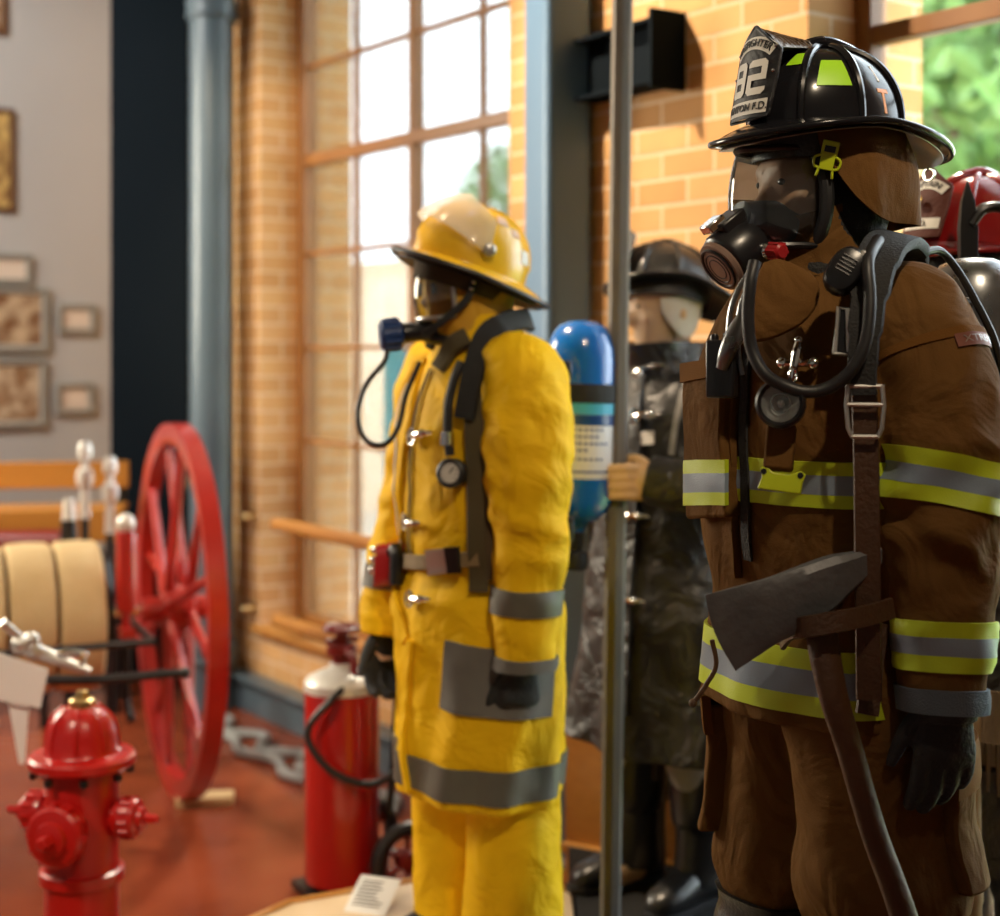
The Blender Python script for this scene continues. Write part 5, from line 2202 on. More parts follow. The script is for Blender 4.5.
btr.slab(k, lambda s, t: (.72 + .22 * s, vl(btr, .84) + (vl(btr, .62) - vl(btr, .84)) * t), 14, 12, .004, .028, emb=.028)
cpk = k.build('cargo_pocket', 'brown_cloth', btro, bevel=.005)
k = MB()
btr.slab(k, lambda s, t: (.715 + .23 * s, vl(btr, .86) + (vl(btr, .79) - vl(btr, .86)) * t), 14, 5, .030, .006, emb=.01)
k.build('pocket_flap', 'brown_trim', cpk)
for S, x, y in ((btl, .12, .03), (btr, -.104, 0)):
    b, M_ = boot_mb(x, y, .3, .066)
    bo = b.build('boot', 'boot_rubber', bro, ang=60)
    boot_sole(M_).build('sole', 'black_rubber', bo)

# body, glove
bhc = binv @ P(817, 196, 2.46)
bbody, bMh = body_mesh('body', bro, 'mannequin_skin', (1.50, .95), bhc, 1.02, R(-6), R(0), ((.2, .01, 1.46), (.25, .034, 1.18), (.278, .01, .92)), ((-.17, .04, 1.45), (-.215, .10, 1.18), (-.21, .04, .88)), .105, hands=((8, 12, 8), (10, 12, 8)), leg_y=(.03, 0))
for sg in (-1, 1):
    k = MB()
    k.ball((sg * .031, -.0865, .016), (.0085, .007, .0065), 12, 8, bMh)
    k.build('eye', 'eye_dark', bro)
for sg, pt_ in ((1, V((.278, .010, .935))), (-1, V((-.21, .04, .915)))):
    g = MB()
    hand_mb(g, sg, (8, 14, 12), 18, 1.12, frame_from(pt_, (0, .03, 1), V((-sg, .25, 0))), spread=3, r=.0125)
    g.tube([pt_ + V((0, 0, .01)), pt_ + V((0, 0, -.04))], [.05, .046], 20)
    g.build('glove', 'glove_dark', bro, remesh=.005, smooth=2)
# black knitted hood
bhk = [(-.19, 0, .03, .105, .105, 2), (-.15, 0, .025, .09, .098, 2), (-.125, 0, .012, .086, .098, 2), (-.09, 0, .016, .085, .094, 2), (-.05, 0, .022, .086, .093, 2.1), (0, 0, .026, .088, .094, 2.2), (.05, 0, .028, .087, .092, 2.2), (.09, 0, .03, .072, .078, 2), (.115, 0, .03, .04, .05, 2)]
BHS = torso_surf(bhk, lambda u, v, p: fold(p, 12, .004, .8, 6))
k = MB()
open_hood(BHS, bMh, bhk).build('hood', 'black_webbing', bro, ang=60)

# ---- helmet
BHM = BB @ bMh @ Matrix.Translation((0, .012, .109)) @ Matrix.Rotation(R(1.0), 4, 'X')
bhel = trad_helmet(BHM, 'black traditional helmet with number 82 shield and lime stickers, on brown uniform', 'helmet_black', 'shield_black',
                   (('arc', 'FIREFIGHTER', .0165, .86, 'letter_black', 'letter_white'), ('block', '82', .056, .455, 'letter_white', None), ('line', 'DENTON F.D.', .0165, .12, 'letter_black', 'letter_white')))
# brown ear and neck flap hanging under the brim
k = MB()
fr = []
EF = torso_surf([(-.15, 0, .03, .124, .128, 2), (-.12, 0, .03, .127, .13, 2), (-.07, 0, .03, .122, .13, 2), (-.02, 0, .026, .108, .124, 2), (.01, 0, .02, .102, .12, 2)], lambda u, v, p: fold(p, 11, .006, .6, 8) + .008 * (1 - v) * sin(2 * pi * u * 6))


def efuv(s, t):
    u = .135 + .73 * s
    e = abs(2 * s - 1)
    bot = .02 + .70 * max(0, (e - .5) / .5) ** 2.4
    return (u, 1 - (1 - bot) * t)


EF.slab(k, efuv, 40, 14, .0, .004, emb=.001)
k2 = MB()
k2.add(k.v, k.f, 0, Matrix.Translation((0, -.01, -.012)))
k2.build('neck_flap', 'brown_cloth', bhel, ang=60)

# ---- breathing apparatus of the brown uniform
ba = empty('breathing_apparatus', M=BB, label='black mask, hose, harness and grey air cylinder on brown uniform', cat='breathing apparatus')
lp = mask_parts(ba, bMh, .073, 'black_plastic', zt=.066, zb=-.085, depth=.088, y0=-.068)
k = MB()
sl = []
for i in range(48):
    a = 2 * pi * i / 48
    sl.append(bMh @ V((.084 * cos(a), -.058 + .018 * abs(cos(a)), -.012 + .098 * sin(a))))
k.tube(sl, .012, 10, closed=True)
k.build('face_seal', 'black_rubber', ba)
k = MB()
Mn = bMh @ Matrix.Translation((0, -.085, -.052)) @ Matrix.Rotation(R(80), 4, 'X')
k.lathe([(.058, -.012), (.056, .0), (.046, .025), (.036, .05), (.034, .062)], 28, Mn @ Matrix.Diagonal((1, .82, 1, 1)))
k.build('nose_cup', 'silicone_grey' if 'silicone_grey' in MATS else mat('silicone_grey', (.045, .055, .07), .45), ba)
rc = bMh @ V((0, -.147, -.094))
rd = (bMh.to_3x3() @ V((-.0, -.80, -.60))).normalized()
Mr_ = frame_from(rc, rd, bMh.to_3x3() @ V((0, 0, 1)))
k = MB()
k.lathe([(.030, -.06), (.034, -.045), (.046, -.03), (.050, -.01), (.050, .025), (.046, .034)], 32, Mr_)
k.box((0, .035, -.012), (.05, .05, .05), Mr_)
k.tube([Mr_ @ V((.0, -.02, -.02)), Mr_ @ V((.02, -.05, -.03))], [.026, .018], 14)
rgo = k.build('regulator', 'black_plastic', ba, bevel=.004)
k = MB()
k.lathe([(.042, .030), (.045, .038), (.043, .044), (.03, .047), (.012, .048)], 32, Mr_ @ Matrix.Diagonal((1, 1, 1, 1)))
k.build('regulator_cover', mat('cover_brown', (.20, .13, .10), .35), rgo)
k = MB()
k.tube([Mr_ @ V((.035 * cos(2 * pi * i / 24), .035 * sin(2 * pi * i / 24), .0465)) for i in range(24)], .003, 6, closed=True)
for r_ in (.018, .026):
    k.tube([Mr_ @ V((r_ * cos(2 * pi * i / 24), r_ * sin(2 * pi * i / 24), .047)) for i in range(24)], .0015, 6, closed=True)
k.build('cover_rings', 'black_plastic', rgo)
k = MB()
k.box((0, .062, .012), (.030, .016, .036), Mr_)
k.build('release_catch', 'chrome', rgo, bevel=.003)
kn = bMh @ V((.048, -.126, -.094))
kd = (bMh.to_3x3() @ V((1, .15, -.1))).normalized()
Mk2 = frame_from(kn, kd, V((0, 0, 1)))
k = MB()
k.lathe([(.012, -.012), (.014, -.004), (.014, .004), (.011, .008)], 18, Mk2)
k.build('purge_collar', 'chrome', rgo)
k = MB()
k.lathe([(.010, .008), (.0135, .012), (.0135, .034), (.010, .038)], 12, Mk2)
for i in range(6):
    a = i * pi / 3
    k.tube([Mk2 @ V((cos(a) * .013, sin(a) * .013, .012)), Mk2 @ V((cos(a) * .013, sin(a) * .013, .034))], .003, 5)
k.build('purge_knob', 'knob_red', rgo)
# mask strap and lime buckle
k = MB()
s0 = [V((.086, -.035, .03)), V((.093, -.0, .032)), V((.094, .04, .030)), V((.085, .085, .02))]
pn = [(bMh @ V(q_), (bMh.to_3x3() @ V((1, 0, 0))).normalized()) for q_ in catmull([tuple(a) for a in s0], 16)]
ribbon(k, pn, .02, .004)
k.build('mask_strap', 'black_rubber', ba)
bp_ = binv @ P(828, 158, 2.345)
Mb_ = frame_from(bp_, binv.to_3x3() @ (V((0, 0, CAMZ)) - P(828, 158, 2.345)).normalized() + V((.05, 0, 0)), binv.to_3x3() @ V((.22, 0, .97)))
k = MB()
k.box((0, .016, 0), (.026, .022, .006), Mb_)
k.box((0, -.006, 0), (.022, .026, .007), Mb_)
for sg in (-1, 1):
    k.tube([Mb_ @ V((sg * .010, .004, 0)), Mb_ @ V((sg * .020, -.002, 0)), Mb_ @ V((sg * .019, -.014, 0)), Mb_ @ V((sg * .011, -.017, 0))], .0024, 6, seg=12)
    k.tube([Mb_ @ V((sg * .010, -.016, 0)), Mb_ @ V((sg * .013, -.031, 0))], .0026, 6)
bk = k.build('strap_buckle', 'lime_plastic', ba, bevel=.0015)
k = MB()
k.box((0, .014, .0035), (.017, .010, .002), Mb_)
k.build('buckle_slot', 'black_plastic', bk)
# shoulder harness
k = MB()
cp_ = catmull([tuple(binv @ P(*a)) for a in ((914, 270, 2.52), (912, 250, 2.46), (900, 240, 2.38), (884, 248, 2.30), (872, 278, 2.245), (866, 320, 2.222), (863, 360, 2.215), (864, 395, 2.215))], 40)
cn_ = catmull([tuple(binv.to_3x3() @ V(a)) for a in ((.3, .2, 1), (.2, -.2, 1), (0, -.5, .9), (-.15, -.8, .7), (-.25, -.95, .4), (-.3, -1, .2), (-.3, -1, .1), (-.3, -1, 0))], 40)
ribbon(k, [(V(a), V(b).normalized()) for a, b in zip(cp_, cn_)], [.05, .06, .07, .07, .062, .052, .045, .04], .012)
k.build('shoulder_strap', 'black_webbing', ba, ang=50)
k = MB()
cp_ = catmull([tuple(binv @ P(*a)) for a in ((864, 390, 2.222), (866, 450, 2.222), (867, 520, 2.222), (868, 600, 2.226), (869, 700, 2.232))], 40)
ribbon(k, [(V(a), binv.to_3x3() @ V((-.25, -1, 0)).normalized()) for a in cp_], .038, .005)
k.build('harness_strap', 'brown_leather', ba)
k = MB()
Mf = frame_from(binv @ P(865, 408, 2.205), binv.to_3x3() @ V((-.25, -1, 0)), V((0, 0, 1)))
for a_, b_ in (((-.024, .032), (.024, .032)), ((-.027, .005), (.027, .005)), ((-.02, -.042), (.02, -.042))):
    k.tube([Mf @ V((*a_, 0)), Mf @ V((*b_, 0))], .0035, 8)
for sg in (-1, 1):
    k.tube([Mf @ V((sg * .024, .034, 0)), Mf @ V((sg * .027, .004, 0)), Mf @ V((sg * .024, -.03, 0)), Mf @ V((sg * .018, -.043, 0))], .0035, 8)
k.build('strap_buckle', 'satin_steel', ba)
Ms_ = frame_from(binv @ P(851, 332, 2.228), binv.to_3x3() @ V((-.3, -1, .1)), binv.to_3x3() @ V((.12, 0, 1)))
k = MB()
k.tube([Ms_ @ V(q_) for q_ in ((-.022, .034, 0), (.022, .034, 0), (.02, -.034, 0), (-.02, -.034, 0))], .0042, 8, closed=True)
k.tube([Ms_ @ V((-.008, .034, .002)), Ms_ @ V((.002, -.03, .004))], .005, 8)
k.build('slide_buckle', 'satin_steel', ba)
k = MB()
k.box((0, 0, -.006), (.046, .074, .01), Ms_)
k.build('buckle_pad', 'black_plastic', ba, bevel=.003)
# hose from the regulator looping across the chest to the shoulder
hq = [(755, 262, 2.23), (750, 285, 2.22), (748, 320, 2.22), (752, 350, 2.22), (765, 374, 2.21), (785, 386, 2.21), (808, 392, 2.205), (832, 386, 2.2), (853, 368, 2.19), (866, 340, 2.19), (870, 300, 2.2), (868, 262, 2.22), (878, 240, 2.27)]
k = MB()
k.tube([binv @ P(*a) for a in hq], .0095, 12, seg=90)
k.build('air_hose', 'black_rubber', ba)
# grey tubes and chrome gauge at the far breast
k = MB()
for dx in (0, 9):
    k.tube([binv @ P(x + dx, y, 2.33) for x, y in ((752, 268), (738, 290), (730, 315), (729, 350), (733, 375))], .0045, 8, seg=24)
k.build('pressure_tube', 'scratched_steel', ba)
k = MB()
k.tube([binv @ P(742, 316, 2.3), binv @ P(736, 333, 2.3), binv @ P(727, 352, 2.3), binv @ P(722, 368, 2.31)], [.008, .015, .013, .009], 14, seg=14)
k.build('gauge_body', 'scratched_steel', ba)
# air cylinder on a frame at the back
k = MB()
tb = BB.inverted() @ P(974, 350, 2.62)
Mt = Matrix.Translation((tb.x, tb.y, 1.09))
r = .085
k.lathe([(.022, -.02), (.03, 0), (.055, .012), (.078, .035), (r, .06), (r, .42), (r * .97, .455), (r * .87, .485), (r * .68, .508), (r * .4, .519), (.004, .522)], 44, Mt)
tk = k.build('air_cylinder', 'scratched_steel', ba, ang=50)
k = MB()
k.lathe([(r + .002, .33), (r + .005, .332), (r + .005, .37), (r + .002, .372)], 40, Mt, caps=False)
k.build('cylinder_strap', 'black_webbing', ba)
k = MB()
k.box((.02, .235, 1.31), (.16, .05, .46))
k.box((.02, .205, 1.44), (.2, .06, .06))
k.build('backplate', 'black_plastic', ba, bevel=.01)
k = MB()
k.lathe([(.02, -.07), (.022, -.02)], 14, Mt)
k.lathe([(.03, -.115), (.034, -.08), (.02, -.068)], 16, Mt)
k.build('valve_knob', 'black_rubber', tk)
k = MB()
k.tube([binv @ P(925, 252, 2.45), binv @ P(940, 251, 2.48), binv @ P(956, 268, 2.5), binv @ P(975, 300, 2.5), binv @ P(996, 345, 2.5), binv @ P(1006, 400, 2.52)], .007, 10, seg=30)
k.build('supply_line', 'black_rubber', ba)

# microphone on the strap
u, v = BS.find(846, 272, BB)
p = binv @ P(845, 271, 2.24)
Mm = frame_from(p, (binv.to_3x3() @ V((-.25, -.9, .2))), binv.to_3x3() @ V((.55, 0, .83)))
mic = empty('speaker_microphone', M=BB @ Mm, label='black oval speaker microphone clipped high on brown uniform chest strap', cat='microphone')
k = MB()
rs = []
for z, s_ in ((-.018, .8), (-.012, 1), (.006, 1), (.014, .86), (.018, .55), (.019, .1)):
    rs.append([V((.026 * s_ * sgnpow(cos(2 * pi * j / 28), .8), .038 * s_ * sgnpow(sin(2 * pi * j / 28), .8), z)) for j in range(28)])
k.rings(rs)
k.build('body', 'black_plastic', mic)
k = MB()
for i in range(5):
    k.tube([(-.012, .018 - i * .006, .0188), (.012, .018 - i * .006, .0188)], .0014, 5)
k.build('grille', 'black_rubber', mic)
k = MB()
k.box((.012, .034, .006), (.014, .012, .014))
k.build('push_button', 'satin_steel', mic, bevel=.003)
# radio in the breast pocket
rp = P(722, 356, 2.33)
rad = empty('radio', M=Matrix.Translation(rp) @ Matrix.Rotation(R(-25), 4, 'Z'), label='black handheld radio sticking out of the brown breast pocket', cat='radio')
k = MB()
k.box((0, 0, -.02), (.045, .03, .09))
k.build('case', 'black_plastic', rad, bevel=.004)
k = MB()
k.lathe([(.006, .02), (.007, .03), (.005, .034)], 10, Matrix.Translation((-.012, 0, 0)))
k.lathe([(.008, .024), (.008, .036)], 10, Matrix.Translation((.01, 0, 0)))
k.build('knob', 'black_plastic', rad)

# chrome hook with the flashlight
u, v = BS.find(803, 362, BB)
p = BS.pt(u, v, .012)
k = MB()
n_ = BS.n.copy()
Mh2 = frame_from(p, n_, V((0, 0, 1)))
k.tube([Mh2 @ V((0, .03, .008)), Mh2 @ V((0, .01, .012)), Mh2 @ V((-.003, -.02, .012)), Mh2 @ V((-.006, -.04, .008))], [.005, .008, .006, .004], 10, seg=12)
k.tube([Mh2 @ V((-.028, -.006, .005)), Mh2 @ V((.028, -.004, .005))], [.006, .006], 8)
k.ball(Mh2 @ V((0, .03, .008)), .0075, 10, 8)
for sg in (-1, 1):
    k.ball(Mh2 @ V((sg * .026, -.005, .004)), .010, 10, 8)
k.build('coat_hook', 'chrome', bcoat)
fp = P(781, 404, 2.22)
fd = (V((-.28, -.93, .14))).normalized()
FM = frame_from(fp, fd, V((0, 0, 1)))
fla = empty('flashlight', M=FM, label='round chrome-faced flashlight hanging on the brown coat front', cat='flashlight')
k = MB()
k.lathe([(.018, -.055), (.024, -.05), (.027, -.02), (.033, -.012), (.037, -.002), (.037, .012), (.033, .016), (.029, .012), (.029, -.012), (.001, -.012)], 36)
k.build('head', 'black_plastic', fla)
k = MB()
k.lathe([(.004, -.004), (.018, .002), (.028, .010)], 36, caps=False)
k.build('reflector', mat('reflector_silver', (.75, .75, .73), .4, .4), fla)
k = MB()
k.lathe([(.028, .0105), (.02, .0125), (.0, .0132)], 36, caps=False)
k.build('lens', 'mask_lens', fla)
k = MB()
k.ball((0, 0, .005), .007, 12, 8)
k.torus(.014, .0015, 24, 6, Matrix.Translation((0, 0, .008)))
k.build('bulb', 'lamp_glass', fla)
k = MB()
k.torus(.012, .002, 18, 6, Matrix.Translation((.016, .045, -.01)) @ Matrix.Rotation(R(70), 4, 'Y'))
k.build('hanging_loop', 'chrome', fla)
k = MB()
pA = FM.inverted() @ P(780, 426, 2.235)
pB = FM.inverted() @ P(780, 468, 2.265)
Mx = frame_from((pA + pB) / 2, V((0, .1, 1)), (pA - pB))
k.box((0, 0, 0), (.043, (pA - pB).length, .028), Mx)
k.build('holder', 'brown_cloth', fla, bevel=.005)
# lime clip at the bottom of the holder
lp_ = P(781, 481, 2.235)
LM = frame_from(lp_, V((-.2, -.95, .15)), V((.06, 0, 1)))
lim = empty('lime_clip', M=LM, label='bright lime plastic clip under the flashlight on chest stripe', cat='clip')
k = MB()
out = [(-.034, -.014), (.030, -.018), (.032, .0), (.036, .012), (.028, .017), (.012, .010), (-.012, .012), (-.022, .020), (-.032, .018), (-.028, .004)]
k.prism(out, -.006, .006)
k.build('plate', 'lime_plastic', lim, bevel=.002)
k = MB()
for x, y in ((-.026, .012), (.028, .010)):
    k.lathe([(.0045, .0055), (.0045, .0075)], 12, Matrix.Translation((x, y, 0)))
k.build('stud', 'black_plastic', lim)

# ---- axe tucked in a leather belt
AY = 2.215


def aX(px, py, dy=0.0):
    return P(px, py, AY + dy)


k = MB()
cp_ = catmull([tuple(binv @ P(*a)) for a in ((782, 640, 2.30), (790, 630, 2.235), (806, 627, 2.185), (835, 622, 2.18), (865, 616, 2.20), (892, 608, 2.235))], 40)
cn_ = catmull([tuple(binv.to_3x3() @ V(a)) for a in ((-.9, -.4, .1), (-.7, -.7, .15), (-.3, -1, .15), (0, -1, .15), (.2, -1, .1), (.4, -1, .1))], 40)
ribbon(k, [(V(a), V(b).normalized()) for a, b in zip(cp_, cn_)], .032, .006)
bl = k.build('leather_belt', 'brown_leather', bro)
AO = aX(810, 600)
AMx = Matrix.Translation(AO) @ Matrix.Rotation(R(10), 4, 'Z')
axe = empty('fire_axe', M=AMx, label='old steel fire axe with wooden handle tucked in belt of brown uniform', cat='axe')
ai = AMx.inverted()
top = [(699, 592), (730, 585), (765, 577), (800, 566), (830, 557), (858, 553), (886, 549)]
bot = [(731, 668), (752, 655), (775, 641), (800, 630), (826, 616), (853, 592), (886, 566)]
k = MB()
rs = []
nn = 28
T = catmull(top, nn)
B_ = catmull(bot, nn)
for i in range(nn + 1):
    f = i / nn
    th = .0012 + .017 * min(1, f * 1.6) ** 1.1 if f < .75 else .018 - .012 * ((f - .75) / .25)
    bow = -.012 * sin(pi * 0)
    a, b = ai @ P(T[i][0], T[i][1], AY), ai @ P(B_[i][0], B_[i][1], AY)
    a.y = b.y = 0
    row = []
    for g_ in range(9):
        w_ = g_ / 8
        c = a.lerp(b, w_)
        c.x -= .008 * sin(pi * w_) * (1 - f) ** 3
        row.append(c)
    rs.append([c + V((0, -th * min(1, .55 + 1.2 * sin(pi * g_ / 8)), 0)) for g_, c in enumerate(row)] + [c + V((0, th * min(1, .55 + 1.2 * sin(pi * (8 - g_) / 8)), 0)) for g_, c in enumerate(row[::-1])])
k.rings(rs)
k.build('blade', 'axe_steel', axe, ang=30)
k = MB()
pth = [(842, 566, 0), (835, 590, 0), (822, 625, -.004), (832, 690, -.008), (850, 750, -.012), (873, 830, -.018), (900, 905, -.022), (925, 990, -.026), (932, 1015, -.028)]
k.tube([ai @ P(x, y, AY + d + (.028 if y < 600 else .016 if y < 650 else -.008)) for x, y, d in pth], [.016, .019, .025, .023, .021, .0205, .021, .024, .02], 16, seg=60, flat=.72)
k.build('handle', 'axe_wood', axe)
bat(BS, ((872, 620), (868, 660), (864, 712)), .036, 'brown_leather', 'belt_end', bro, .022, .006)
# drawcord at the far hip
k = MB()
k.tube([binv @ P(712, 640, 2.42), binv @ P(716, 665, 2.42), binv @ P(706, 685, 2.42), binv @ P(694, 702, 2.42)], .004, 8, seg=20)
k.ball(binv @ P(693, 703, 2.42), .007, 10, 8)
k.build('drawcord', 'brown_leather', bro)
# ================================================================ black leather coat figure with the pike pole
mat('coat_black', (.014, .0135, .013), .4, color2=(.040, .038, .036), vscale=7, vcon=.25, crease=.6, bump=.2, bscale=90)
mat('grey_cloth', (.36, .35, .33), .8, color2=(.25, .24, .23), vscale=9)
mat('white_flap', (.72, .68, .62), .7, color2=(.60, .55, .48), vscale=10)
mat('tan_glove', (.74, .50, .28), .6, color2=(.62, .38, .18), vscale=14)
mat('pole_wood', (.17, .15, .125), .6, color2=(.10, .09, .08), vscale=8, stretch=(6, 6, .6), bump=.2, bscale=60)

KB = Matrix.Translation((P(668, 350, 4.02).x, 4.02, PZ)) @ Matrix.Rotation(R(-52), 4, 'Z')
kin = KB.inverted()
blk = empty('firefighter_mannequin', M=KB, label='mannequin in worn black leather coat holding the pole, behind', cat='mannequin')
kkeys = [(.40, 0, 0, .30, .215, 2.1), (.6, 0, 0, .275, .20, 2.1), (.82, 0, 0, .24, .18, 2.2), (1.0, 0, 0, .215, .165, 2.2), (1.18, 0, 0, .215, .165, 2.2), (1.3, 0, 0, .20, .15, 2.2), (1.37, 0, .005, .15, .12, 2.1), (1.41, 0, .0, .095, .095, 2), (1.45, 0, -.008, .085, .09, 2)]


def kwr(u, v, p):
    low = max(0, .95 - p.z)
    return fold(p, 5, .012, .5, 21) + fold(p, 13, .004, .7, 4) + .035 * low * sin(2 * pi * u * 7 + .5)


KS = torso_surf(kkeys, kwr)
hand_t = kin @ P(640, 478, 3.70)
el = kin @ P(707, 492, 3.66)
el.x = max(el.x, .27)
KL = limb_surf([(.12, .01, 1.345, .07, .085), (.19, .0, 1.30, .085, .095), (.235, -.02, 1.20, .085, .092), tuple(el + V((0, .01, .03))) + (.078, .082), tuple(el.lerp(hand_t, .45)) + (.068, .07), tuple(el.lerp(hand_t, .9)) + (.058, .06)],
               lambda u, v, p: fold(p, 9, .012, 1.2, 6), ref=V((.2, 1, .3)))
KR = limb_surf([(-.12, .01, 1.345, .07, .085), (-.19, .01, 1.30, .085, .095), (-.225, .03, 1.18, .085, .092), (-.225, .07, 1.02, .08, .088), (-.21, .08, .86, .07, .076), (-.20, .08, .74, .062, .068)], lambda u, v, p: fold(p, 9, .012, 1.2, 16))
mb = MB()
KS.mesh(mb, 72, 100)
KL.mesh(mb, 36, 50)
KR.mesh(mb, 36, 50)
kcoat = mb.build('coat', 'coat_black', blk, remesh=.008, smooth=2)
k = MB()
ribbon(k, KS.path(((641, 372), (636, 430), (632, 520), (626, 620), (622, 715)), KB, .006, 40), .05, .009)
k.build('storm_flap', 'coat_black', kcoat)
k = MB()
ribbon(k, KS.path(((683, 392), (677, 420), (672, 455)), KB, .008, 20), .016, .004)
k.build('shoulder_cord', 'grey_cloth', kcoat)
k = MB()
KS.quad(k, ((634, 433), (655, 431), (655, 444), (634, 446)), KB, 4, 4, .008, .004)
k.build('name_patch', 'white_flap', kcoat)
for px, py in ((652, 372), (650, 416), (640, 515), (636, 600)):
    u, v = KS.find(px, py, KB)
    k = MB()
    clasp(k, KS.pt(u, v, .008), KS.n.copy(), kin.to_3x3() @ V((1, -.2, 0)), .075, 1.1)
    k.build('clasp', 'chrome', kcoat)
# trousers, boots
mb = MB()
k1 = limb_surf([(.085, .0, .9, .11, .12), (.10, .0, .6, .10, .105), (.105, .0, .42, .088, .092), (.108, .005, .26, .06, .06)], lambda u, v, p: fold(p, 8, .008, .7, 3))
k2_ = limb_surf([(-.085, .0, .9, .11, .12), (-.10, -.02, .6, .10, .105), (-.105, -.03, .42, .088, .092), (-.108, -.03, .26, .06, .06)], lambda u, v, p: fold(p, 8, .008, .7, 13))
k1.mesh(mb, 36, 40)
k2_.mesh(mb, 36, 40)
mb.build('trousers', 'grey_cloth', blk, remesh=.009, smooth=2)
for x, y, yw in ((.108, .0, .1), (-.108, -.03, -.25)):
    b, M_ = boot_mb(x, y, .355, .075, yaw=yw)
    bo = b.build('boot', 'boot_rubber', blk, ang=60)
    boot_sole(M_).build('sole', 'black_rubber', bo)
    k = MB()
    for sg in (-1, 1):
        k.tube([M_ @ V((sg * .092, .02, .30)), M_ @ V((sg * .094, .02, .365)), M_ @ V((sg * .088, .02, .372))], .008, 6)
    k.build('pull_loop', 'black_rubber', bo)
khc = kin @ P(664, 308, 4.0)
kbody, kMh = body_mesh('body', blk, 'mannequin_pale', (1.31, .78), khc, .95, R(-22), R(8),
                       ((.19, 0, 1.27), tuple(el), tuple(hand_t)), ((-.19, 0, 1.27), (-.225, .07, 1.02), (-.20, .08, .76)), .1, hands=((70, 75, 40), (20, 25, 20)))
for sg in (-1, 1):
    k = MB()
    k.ball((sg * .031, -.0865, .016), (.0085, .007, .0065), 12, 8, kMh)
    k.build('eye', 'eye_dark', blk)
# white ear flap lining and chin strap
k = MB()
E = torso_surf([(-.085, 0, .0, .074, .085, 2), (-.03, 0, .0, .083, .1, 2), (.03, 0, .0, .088, .112, 2)])


def ear_uv(s, t):
    return (.19 + .23 * s, t * (1 - .0 * s) * (1 if True else 0) + (1 - t) * .65 * abs(2 * s - 1) ** 2)


E.slab(k, ear_uv, 16, 14, .0, .005, emb=.001)
q = MB()
q.add(k.v, k.f, 0, kMh)
q.build('ear_flap', 'white_flap', blk, ang=60)
k = MB()
k.ball((.085, .018, -.02), (.006, .013, .016), 12, 8, kMh)
k.build('ear_button', 'tan_glove', blk)
k = MB()
CS2 = torso_surf([(1.385, 0, -.005, .118, .118, 2), (1.42, 0, -.01, .108, .112, 2), (1.47, 0, -.012, .112, .125, 2)], lambda u, v, p: .02 * v * cos(4 * pi * u) + fold(p, 9, .005))
k.rings([[CS2.pt(j / 48, i / 10, 0) for j in range(48)] for i in range(11)] + [[CS2.pt(j / 48, 1 - i / 10, -.007) for j in range(48)] for i in range(11)], True, False)
k.build('collar', 'coat_black', kcoat, ang=60)
KHM = KB @ kMh @ Matrix.Translation((0, .016, .060)) @ Matrix.Rotation(R(-14), 4, 'Y') @ Matrix.Rotation(R(-17), 4, 'X')
khel = trad_helmet(KHM, 'worn dull black helmet with drooping rear brim, on black coat figure', 'helmet_worn', 'shield_black', (), ribs=8, h=.12, stickers=False, rx=.105, ryf=.132, ryb=.14, brx=.15, bryf=.175, bryb=.235, crest=False, droop=.055)
# gloved hand closed on the pole, and the pole
pole0, pole1 = P(610, 935, 3.72), P(626, -260, 3.72)
pd = (pole1 - pole0).normalized()
pole0 = pole0 + pd * ((PZ + .001 - pole0.z) / pd.z)
PLN = (pole1 - pole0).length
PM = frame_from(pole0, pd, V((0, 1, 0)))
pol = empty('pike_pole', M=PM, label='tall grey wooden pole gripped by the black coat figure', cat='pole')
k = MB()
k.lathe([(.024, 0), (.026, .01), (.0265, .5), (.0262, PLN - .25), (.022, PLN)], 8, ang if False else None)
k.build('shaft', 'pole_wood', pol, ang=30)
k = MB()
k.lathe([(.028, PLN - .02), (.03, PLN), (.026, PLN + .12), (.012, PLN + .2), (.002, PLN + .34)], 12)
k.tube([(0, 0, PLN + .1), (.06, 0, PLN + .16), (.09, 0, PLN + .1), (.085, 0, PLN + .04)], [.014, .013, .01, .003], 8, seg=14)
k.build('pike_head', 'iron', pol)
g = MB()
grip = P(619, 480, 3.72)
hl = kin @ grip
side = (kin.to_3x3() @ V((-1, 0, .0))).normalized()
tocam = (kin.to_3x3() @ V((0, -1, 0))).normalized()
up = V((0, 0, 1))
f_ = lambda a, b, c: hl + side * a + tocam * b + up * c
rs = []
for a, h_, d_ in ((-.115, .034, .028), (-.085, .04, .03), (-.05, .046, .028), (-.025, .046, .022)):
    rs.append([f_(a, .034 + d_ * .7 * cos(2 * pi * j / 18), h_ * sin(2 * pi * j / 18) - .004) for j in range(18)])
g.rings(rs)
for i in range(4):
    z = .032 - i * .022
    rr = .0125 if i < 3 else .0108
    L_ = 1 - .05 * i
    g.tube([f_(-.04, .036, z), f_(-.01, .046, z), f_(.024 * L_, .036, z - .002), f_(.040 * L_, .008, z - .004), f_(.034, -.018, z - .005), f_(.012, -.034, z - .006)], [rr * 1.1, rr * 1.1, rr * 1.05, rr, rr * .95, rr * .8], 10, seg=18)
g.tube([f_(-.085, .03, .02), f_(-.05, .012, .048), f_(-.02, -.016, .05), f_(.004, -.036, .044)], [.016, .015, .013, .010], 10, seg=14)
g.tube([f_(-.10, .032, -.002), f_(-.15, .03, -.004)], [.036, .04], 16)
g.build('glove', 'tan_glove', blk, remesh=.0045, smooth=2)
g = MB()
hand_mb(g, -1, (20, 25, 20), 25, 1.08, frame_from(V((-.20, .08, .77)), (0, .1, 1), V((1, .1, 0))), r=.012)
g.build('glove', 'tan_glove', blk, remesh=.006, smooth=2)

